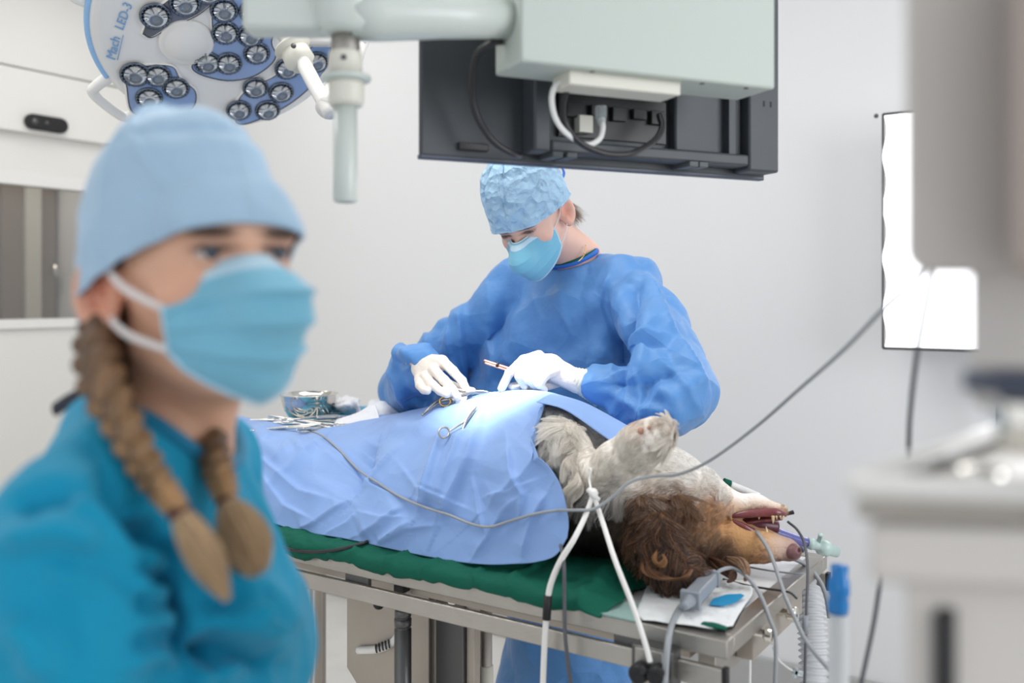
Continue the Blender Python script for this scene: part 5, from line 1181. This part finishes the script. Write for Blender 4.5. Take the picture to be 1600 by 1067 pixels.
def furgrow(name, V, Q, N_, n, mode):
    pt, nn = sample(V, Q, N_, int(n*1.15)); ok = np.ones(len(pt), bool); eye = Vector((0, 0, H))
    for i, q in enumerate(pt):
        dv = Vector(q)-eye; L_ = dv.length; dv.normalize()
        ex = np.interp(H and (HY-(q[2]-H)/q[1]*F), [600, 620, 650, 680, 720, 760, 800], [890, 866, 846, 852, 870, 889, 880]); qx = 800+q[0]/q[1]*F
        if qx < ex+9: ok[i] = False; continue
        for b in DBV:
            h = b.ray_cast(eye, dv)
            if h[0] is not None and h[3] < L_+.03: ok[i] = False
    pt, nn = pt[ok], nn[ok]; n = len(pt); uv = proj(pt); x, y = uv[:, 0], uv[:, 1]
    flow = np.tile(np.array([-.75, .1, -.55]), (n, 1)); ln = np.full(n, .020); lift = np.full(n, .35); curl = np.full(n, .15)
    def z(mask, f, l, li=.3, cu=.15): flow[mask] = f; ln[mask] = l; lift[mask] = li; curl[mask] = cu
    line = np.interp(x, [975, 1000, 1040, 1100, 1160, 1240], [790, 772, 764, 774, 786, 790])
    z((x < 985) & (y < 772), (-.5, -.3, -.75), .048, .5, .5)                    # feathered forearm
    z((x < 905) & (y < 700), (-.35, -.25, -.85), .046, .5, .5)
    z((x >= 905) & (x < 1060) & (y < 765), (-.55, -.1, -.25), .013, .35, .15)      # pastern and paw
    z((x >= 1010) & (y < 690), (.6, -.1, .5), .012, .3, .1)
    z((x >= 1045) & (y < line), (-.85, 0, .2), .032, .28, .3)                      # throat
    z((x >= 960) & (x < 1060) & (y < line) & (y > 765), (-.7, -.2, -.6), .042, .35, .4)
    z((x < 985) & (y >= 772), (-.4, -.2, -.8), .030, .25, .3)
    z((x >= 985) & (y >= line), (-.9, 0, -.15), .019, .22, .25)
    z((x >= 1150) & (y >= line-20), (-.95, 0, -.05), .010, .14, .1)
    z((x >= 985) & (x < 1085) & (y > line+4), (-.35, -.1, -.85), .032, .25, .5)
    z((x >= 1050) & (x < 1160) & (y > 868), (-.2, -.2, -.9), .016, .2, .4)
    if mode == 'ear': flow[:] = (-.15, -.15, -.95); flow[x > 1040] = (.4, -.15, -.6); ln[:] = .040; lift[:] = .30; curl[:] = .8
    ln *= rng.uniform(.6, 1.25, n); f = flow+rng.normal(0, .16, (n, 3))
    cl = np.stack([fbm(pt, 28, s, 2) for s in (11, 12, 13)], 1); f = f+cl*.55
    f = f-nn*(f*nn).sum(1)[:, None]; f /= np.linalg.norm(f, axis=1)[:, None]+1e-9; K = 6; pts = np.zeros((n, K, 3)); side = np.cross(f, nn)
    ph = cl[:, :1]*6+rng.uniform(-.5, .5, (n, 1))
    for k in range(K):
        t = k/(K-1); pts[:, k] = pt-nn*.001+ln[:, None]*(f*t+nn*(lift[:, None]*(t-.55*t*t))+side*curl[:, None]*.35*(np.sin(ph+t*3.2)-np.sin(ph))*t)+np.array([0, 0, -1])*(ln[:, None]*.22*t*t)
    pts[:, :, 2] = np.maximum(pts[:, :, 2], TZ+.006)
    from mathutils.kdtree import KDTree
    ng = n//(34 if mode == 'body' else 24); kd = KDTree(ng)
    for i in range(ng): kd.insert(Vector(pt[i]), i)
    kd.balance(); gi = np.array([kd.find(Vector(q))[1] for q in pt]); T_ = np.linspace(0, 1, K)[None, :, None]
    cl_ = np.clip(ln/.03, .25, 1)[:, None, None]*.82
    tgt = pts[gi]+(pt-pt[gi])[:, None, :]*.22; pts = pts*(1-cl_*T_**1.2)+tgt*cl_*T_**1.2
    c = dog_cols(pt, rng.normal(0, 1, n)); c = c*(1-.0)*(1+(rng.uniform(-.28, .14, (ng, 1))[gi])*np.where(c[:, :1] > .6, .35, 1.2))
    c = c*rng.uniform(.78, 1.18, (n, 1)); c = np.clip(c, 0, 1)
    if mode == 'ear':
        m = (rng.uniform(0, 1, n) < .25); c[m] = np.array(rgb(176, 122, 74))*rng.uniform(.7, 1.1, (m.sum(), 1))
    # keep the lips and nose bare
    keep = ~((x > 1226) & (y > 838)) & ~((x > 1150) & (y > 800) & (y < 835) & (np.abs(y-(808+(x-1150)*.12)) < 8))
    return hairs(name, pts[keep], .00042 if mode != 'ear' else .00045, np.clip(c[keep], 0, 1), M['fur'], dog, rt=.25)
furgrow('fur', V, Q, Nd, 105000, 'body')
furgrow('ear_fur', Ve, Qe, Ne, 12000, 'ear')
# mouth, teeth, nose, pads
obj('gum', stube([K_(1134, 808, 1.655), K_(1160, 804, 1.665), K_(1190, 801, 1.685), K_(1214, 801, 1.70), K_(1228, 804, 1.715)], [.002, .0065, .008, .0085, .004], 40, 12), M['flesh_pink'], dog)
obj('gum', stube([K_(1136, 810, 1.655), K_(1158, 820, 1.66), K_(1180, 832, 1.675), K_(1205, 842, 1.69)], [.002, .0055, .006, .003], 40, 12), M['flesh_pink'], dog)
obj('palate', stube([K_(1150, 814, 1.69), K_(1185, 820, 1.71), K_(1215, 824, 1.73)], [.010, .016, .012], 20, 12), mat('mouth_interior', rgb(84, 36, 52), .35), dog)
tg = obj('tongue', stube([K_(1160, 818, 1.685), K_(1190, 812, 1.70), K_(1222, 810, 1.715)], [.006, .010, .006], 20, 12, flat=.5), M['flesh_pink'], dog)
for x, y, dx, dy, r in ((1208, 806, 0, 12, .0034), (1199, 838, -2, -16, .0034), (1151, 817, -3, -10, .0028), (1166, 824, -2, -7, .0022), (1219, 806, 2, 6, .0018), (1213, 806, 1, 6, .0018), (1186, 806, 0, 6, .002), (1224, 806, 1, 5, .0016)):
    a = K_(x, y, 1.672 if x < 1180 else 1.685); b = K_(x+dx, y+dy, 1.672 if x < 1180 else 1.685); obj('tooth', stube([a, (a+b)/2, b], [r, r*.75, r*.15], 10, 8), M['tooth'], dog)
def s_nose(p):
    d = s_ell(p, K_(1238, 861, 1.705), (.0165, .018, .0150)); d = sm_sub(d, s_ell(p, K_(1236, 862, 1.680), (.006, .008, .0035)), .003); return sm_sub(d, s_ell(p, K_(1249, 860, 1.70), (.004, .006, .003)), .003)
Vn, Qn = sdf_mesh(s_nose, K_(1238, 861, 1.705)-.03, K_(1238, 861, 1.705)+.03, .0012); obj('nose', (Vn, Qn), M['nose_dog'], dog)
for x, y, r in ((1001, 673, .0085), (984, 684, .006), (1014, 668, .005)): obj('paw_pad', ball(K_(x, y, 1.418), (r, r*.6, r*.7)), M['pad'], dog)
def tuft(name, pts, r, n, c0, c1, wave=.3, rad=.00045):
    K = 10; q = cr(pts, K); a = rng.uniform(0, 2*math.pi, n); rr_ = np.sqrt(rng.uniform(0, 1, n)); P_ = np.zeros((n, K, 3)); t = np.gradient(q, axis=0); U, W, Z = basis(t[0])
    for k in range(K):
        s_ = r*math.sin(.35+2.5*k/(K-1)); P_[:, k] = q[k]+(np.cos(a)*rr_*s_)[:, None]*U+(np.sin(a)*rr_*s_)[:, None]*W+wave*r*np.sin(k*.9+a*.5)[:, None]*U
    P_[:, :, 2] = np.maximum(P_[:, :, 2], TZ+.005); tt = rng.uniform(0, 1, (n, 1))
    hairs(name, P_, rad, np.array(rgb(*c0))*(1-tt)+np.array(rgb(*c1))*tt, M['fur'], dog, rt=.3)
tuft('ear_tip', [K_(1138, 872, 1.59), K_(1156, 880, 1.575), K_(1168, 893, 1.565), K_(1166, 906, 1.56)], .010, 700, (96, 62, 44), (214, 176, 140))
tuft('ear_tip', [K_(1110, 872, 1.59), K_(1130, 888, 1.57), K_(1146, 900, 1.56), K_(1140, 908, 1.56)], .011, 700, (58, 36, 28), (150, 104, 72))
tuft('curl', [K_(1010, 868, 1.455), K_(1016, 893, 1.445), K_(1040, 905, 1.44), K_(1070, 903, 1.445), K_(1078, 890, 1.45)], .013, 1200, (84, 50, 34), (190, 136, 92))
tuft('curl', [K_(1030, 858, 1.46), K_(1022, 872, 1.445), K_(1030, 884, 1.44), K_(1040, 876, 1.44), K_(1036, 866, 1.445)], .006, 500, (150, 100, 60), (222, 170, 112))
tuft('forearm_feather', [K_(850, 690, 1.47), K_(855, 705, 1.44), K_(856, 722, 1.43), K_(850, 738, 1.43)], .012, 500, (216, 206, 192), (255, 252, 246))
tuft('forearm_feather', [K_(875, 700, 1.46), K_(885, 722, 1.42), K_(900, 738, 1.41), K_(912, 752, 1.41)], .010, 500, (220, 208, 192), (255, 252, 246))
tuft('elbow_feather', [K_(905, 740, 1.41), K_(898, 760, 1.39), K_(890, 778, 1.385), K_(882, 800, 1.39)], .014, 600, (210, 198, 182), (250, 246, 238))

# ================================================================== cables, cords and small things
bvs = []
for nm in ('surgical_drape', 'green_sheet'):
    o = bpy.data.objects[nm]; vv = np.zeros(len(o.data.vertices)*3); o.data.vertices.foreach_get('co', vv); vv = vv.reshape(-1, 3)+ROOT[nm]
    bvs.append(BVHTree.FromPolygons([tuple(a) for a in vv], [tuple(p.vertices) for p in o.data.polygons]))
bvs.append(BVHTree.FromPolygons([tuple(a) for a in V], [tuple(q) for q in Q]))
def hit(px, py, off=.005, fall=None):
    d = Vector(((px-800)/F, 1, -(py-HY)/F)); d.normalize(); best = None
    for b in bvs:
        h = b.ray_cast(Vector((0, 0, H)), d)
        if h[0] is not None and (best is None or h[3] < best): best = h[3]
    if best is None: return fall if fall is not None else Pd(px, py, 1.5)
    return np.array(Vector((0, 0, H))+d*(best-off))
on = lambda pts, off=.005: [hit(x, y, off) for x, y in pts]
pq = cr([(484, 673), (505, 682), (530, 703), (560, 734), (590, 754), (625, 776), (665, 793), (700, 804), (735, 818), (765, 823), (800, 813), (840, 802), (875, 797)], 60)
pp_ = np.array(on([tuple(q) for q in pq], .007)); de = np.array([q[1] for q in pp_]); de2 = de.copy()
for _ in range(6): de2 = np.minimum(de, (np.roll(de2, 1)*1+np.roll(de2, -1)+de2)/3); de2[0], de2[-1] = de[0], de[-1]
path = [P(q[0], q[1], d_) for q, d_ in zip(pq, de2)]
path += [P(900, 797, 1.545), P(928, 795, 1.535), P(955, 778, 1.53), P(985, 753, 1.525), P(1020, 744, 1.52), P(1060, 741, 1.50), P(1110, 719, 1.46), P(1180, 668, 1.38), P(1250, 607, 1.25), P(1320, 545, 1.10), P(1385, 478, .98), P(1425, 444, .90), P(1450, 415, .86)]
cable(path, .0026, M['cable_grey'], 'long grey cable snaking over the drape, past the paw and up to the right', n=420)
cable([P(1458, 415, .80), P(1446, 480, .84), P(1432, 560, .90), P(1422, 650, .96), P(1417, 740, 1.0), P(1400, 820, 1.02), P(1379, 890, 1.04), P(1365, 975, 1.06), P(1344, 1075, 1.08)], .0026, M['cable_dark'], 'dark cable hanging down in front of the lit panel at the right', n=80)
# white cord tying the foreleg
kn = K_(927, 772, 1.375)
wc = thing('tie_cord', 'white cord tied around the dog\'s foreleg, its two ends running down to the rail', 'cord', kn-UP*.3)
obj('cord', stube([kn, K_(915, 805, 1.35), K_(897, 842, 1.32), K_(875, 878, 1.31), K_(860, 915, 1.305), K_(855, 950, 1.30), K_(851, 1005, 1.30), K_(848, 1080, 1.30)], [.0042, .0044, .0046, .005, .005, .005, .005, .005], 60, 10), M['rope'], wc)
obj('cord', stube([kn, K_(943, 820, 1.35), K_(962, 878, 1.31), K_(990, 950, 1.295), K_(1008, 1005, 1.285), K_(1016, 1035, 1.28)], .0042, 50, 10), M['rope'], wc)
obj('knot', cat(ball(kn+np.array([0, -.004, .002]), (.010, .008, .009)), stube([kn+np.array([-.010, -.006, .010]), kn+np.array([0, -.010, 0]), kn+np.array([.008, -.006, -.008])], .0045, 12, 8)), M['rope'], wc)
obj('cord_loop', stube([K_(925, 772, 1.38), K_(921, 750, 1.40), K_(924, 735, 1.405), K_(919, 730, 1.42)], .0022, 20, 8), M['rope'], wc)
obj('sleeve', tube([K_(856, 930, 1.302), K_(854, 968, 1.299)], .0072, 14), M['rubber'], wc)
cable([hit(876, 852, .01), K_(881, 880, 1.31), K_(882, 930, 1.305), K_(883, 990, 1.30), K_(888, 1040, 1.30), K_(894, 1085, 1.30)], .0032, M['cable_dark'], 'dark grey cable hanging down beside the left end of the white cord')
# white pad with blue print
Cn = [[Pz(1012, 912, .904), Pz(1003, 935, .906), Pz(996, 955, .905), Pz(1004, 968, .904)], [Pz(1060, 905, .906), Pz(1058, 930, .910), Pz(1050, 950, .908), Pz(1060, 974, .905)], [Pz(1120, 908, .906), Pz(1118, 930, .909), Pz(1110, 955, .908), Pz(1112, 982, .905)], [Pz(1165, 905, .904), Pz(1176, 925, .905), Pz(1160, 950, .905), Pz(1145, 978, .904)]]
wp = sheet('white_pad', Cn, M['paper'], 50, 40, wr=.002, sc_=30, seed=3, solid=.0015); tag(wp, 'wrinkled white absorbent pad at the near right corner of the table', 'pad')
bl = [(1108, 945), (1114, 936), (1135, 929), (1158, 928), (1163, 931), (1150, 941), (1130, 947)]
obj('blue_mark', prism([Pz(x, y, .9125) for x, y in bl], (0, 0, .0006)), M['blue_ink'], wp, smooth=False)
o = obj('green_scrap', stube([Pz(1098, 974, .906), Pz(1115, 977, .907), Pz(1135, 982, .906)], [.008, .010, .007], 12, 10, flat=.3), M['green']); tag(o, 'small dark green scrap at the front edge of the white pad', 'scrap')
# grey sensor connector
scn = thing('sensor_connector', 'grey block-shaped sensor plug lying on the white pad, cable at each end', 'plug', Pz(1095, 925, .92))
a, b = Pz(1078, 938, .928), Pz(1112, 902, .935); ax = nrm(b-a); sd = nrm(np.cross(ax, UP)); tp = np.cross(sd, ax)
obj('plug_body', obox((a+b)/2, ax, sd, tp, np.linalg.norm(b-a)/2, .0125, .0115), M['sensor_grey'], scn, bevel=.003)
obj('plug_ridge', obox(a+ax*.004, ax, sd, tp, .005, .0165, .0150), M['sensor_grey'], scn, bevel=.002)
obj('plug_ridge', obox(b-ax*.004, ax, sd, tp, .004, .0150, .0140), M['sensor_grey'], scn, bevel=.002)
obj('strain_relief', stube([a, a-ax*.030], [.0115, .006], 10, 12), M['sensor_grey'], scn)
obj('cable', stube([a-ax*.028, P(1062, 950, 1.50), P(1050, 975, 1.45), P(1043, 1010, 1.40), P(1038, 1080, 1.38)], .0050, 30, 10), M['cable_grey'], scn)
obj('cable', stube([b, P(1126, 891, 1.60), P(1145, 888, 1.62), P(1168, 902, 1.60), P(1188, 930, 1.56), P(1203, 968, 1.52), P(1212, 1000, 1.50), P(1211, 1080, 1.48)], .0034, 50, 10), M['cable_grey'], scn)
# other monitoring leads
cable([P(1172, 822, 1.735), P(1188, 838, 1.69), P(1204, 866, 1.66), P(1218, 905, 1.62), P(1228, 935, 1.58), P(1243, 968, 1.52), P(1262, 1005, 1.48), P(1290, 1040, 1.45), P(1320, 1072, 1.42)], .0034, M['cable_grey'], 'light grey cable running from the tongue down past the table end')
cable([P(1231, 815, 1.74), P(1246, 828, 1.72), P(1257, 850, 1.70), P(1262, 890, 1.66), P(1260, 960, 1.62), P(1257, 1080, 1.58)], .0026, M['cable_dark'], 'thin dark cable dropping straight down beside the corrugated hose')
tag(obj('cable_sleeve', tube([P(1259, 962, 1.612), P(1258, 990, 1.606)], .0052, 12), M['sensor_grey']), 'grey sleeve on the thin dark cable in front of the hose', 'sleeve')
cable([P(1238, 872, 1.77), P(1258, 882, 1.78), P(1278, 903, 1.78), P(1290, 930, 1.78), P(1296, 965, 1.78)], .0042, M['cable_grey'], 'thick grey cable curving down from the nose to the table end')
cable([Pz(1130, 905, .906), Pz(1165, 914, .906), Pz(1200, 920, .906), Pz(1232, 925, .908), P(1245, 935, 1.60)], .0020, M['cable_black'], 'thin black lead lying across the bare table top')
cable([Pz(1165, 885, .906), Pz(1205, 892, .906), Pz(1245, 896, .906), Pz(1262, 894, .908)], .0016, M['cable_grey'], 'thin grey lead lying behind the black one near the nose')
cable([P(1208, 1012, 1.62), P(1216, 1030, 1.62), P(1232, 1044, 1.62), P(1246, 1051, 1.62)], .0018, M['cable_white'], 'thin white line ending in a small clear tap below the table')
o = tag(obj('tap', cat(obox(P(1247, 1051, 1.62), nrm((1, 0, -.3)), (0, 1, 0), nrm((.3, 0, 1)), .010, .004, .004), obox(P(1243, 1051, 1.62), nrm((1, 0, -.3)), (0, 1, 0), nrm((.3, 0, 1)), .003, .004, .010)), M['clear'], bevel=.001), 'small clear plastic tap beneath the table end', 'tap')
cable([P(1172, 1005, 1.7), P(1171, 1080, 1.7)], .0030, M['cable_white'], 'short white tube hanging below the table corner')
# endotracheal tube
et = thing('breathing_tube', 'clear violet breathing tube leaving the dog\'s mouth with a pale mint connector', 'tube', P(1235, 850, 1.8))
obj('tube', stube([P(1158, 816, 1.775), P(1185, 823, 1.775), P(1215, 833, 1.785), P(1250, 845, 1.80), P(1275, 851, 1.81)], .0105, 30, 16), M['clear_blue'], et)
obj('cuff_ring', lathe(P(1190, 825, 1.776), nrm((1, 0, -.25)), [(.0108, -.001), (.0115, 0), (.0108, .001)], 16), M['clear'], et)
ax = nrm(P(1320, 866, 1.82)-P(1262, 848, 1.80)); a = P(1262, 848, 1.80)
obj('connector', lathe(a, ax, [(0, 0), (.0105, .0), (.0115, .010), (.0095, .012), (.0095, .026), (.0145, .028), (.0155, .046), (.0120, .048), (.0110, .068), (0, .068)], 24), M['mint'], et)
obj('connector_port', lathe(a+ax*.022, nrm((.2, -.3, 1)), [(0, 0), (.004, 0), (.004, .022), (.005, .022), (.005, .026), (0, .026)], 14), M['mint'], et)
obj('pilot_balloon', ball(P(1252, 858, 1.76), (.012, .005, .006)), M['navy'], et)
o = tag(obj('black_probe_tip', stube([P(1229, 803, 1.75), P(1240, 800, 1.75)], [.003, .004], 8, 10), M['rubber']), 'small black probe tip sticking out above the open mouth', 'probe')
o = thing('cannula', 'white cannula with a green end lying behind the muzzle', 'cannula', P(1160, 770, 1.87))
obj('barrel', stube([P(1140, 757, 1.87), P(1160, 765, 1.87), P(1186, 776, 1.86)], .0075, 12, 12), M['cable_white'], o); obj('cap', stube([P(1130, 753, 1.87), P(1141, 757, 1.87)], .0085, 6, 12), M['green'], o)
obj('line', stube([P(1150, 757, 1.87), P(1168, 763, 1.87), P(1185, 774, 1.86)], .0012, 12, 6), M['cable_white'], o)
# corrugated hose
hp = cr([P(1250, 880, 1.95), P(1262, 920, 1.88), P(1268, 970, 1.84), P(1272, 1030, 1.82), P(1270, 1110, 1.80), P(1262, 1250, 1.78)], 260)
rr_ = np.array([.0265+.0035*math.sin(k*2*math.pi/8.) for k in range(260)])
tag(obj('corrugated_hose', tube(hp, rr_, 22), M['hose']), 'white corrugated breathing hose hanging behind the table end', 'hose')
bt = thing('suction_tube', 'translucent tube with a bright blue fitting, blurred in front of the hose', 'tube', P(1312, 1067, 1.05))
obj('tube', stube([P(1311, 945, 1.05), P(1311, 1000, 1.05), P(1308, 1120, 1.05)], [.0092, .0110, .0120], 20, 16), M['hose'], bt)
obj('fitting', lathe(P(1309, 958, 1.05), (.04, 0, 1), [(0, 0), (.0110, 0), (.0120, .010), (.0105, .020), (.0125, .022), (.0115, .038), (.0095, .040), (.0098, .054), (0, .055)], 20), M['blue_plastic'], bt)
cable(on([(425, 845), (445, 856), (480, 862), (520, 860), (560, 851), (575, 846)], .004), .0034, M['cable_black'], 'black cable lying on the green sheet under the drape hem at the left')
cable([hit(404, 808, .004), hit(401, 818, .006), hit(402, 828, .004)], .0018, M['cable_white'], 'short white loop showing under the left corner of the drape')
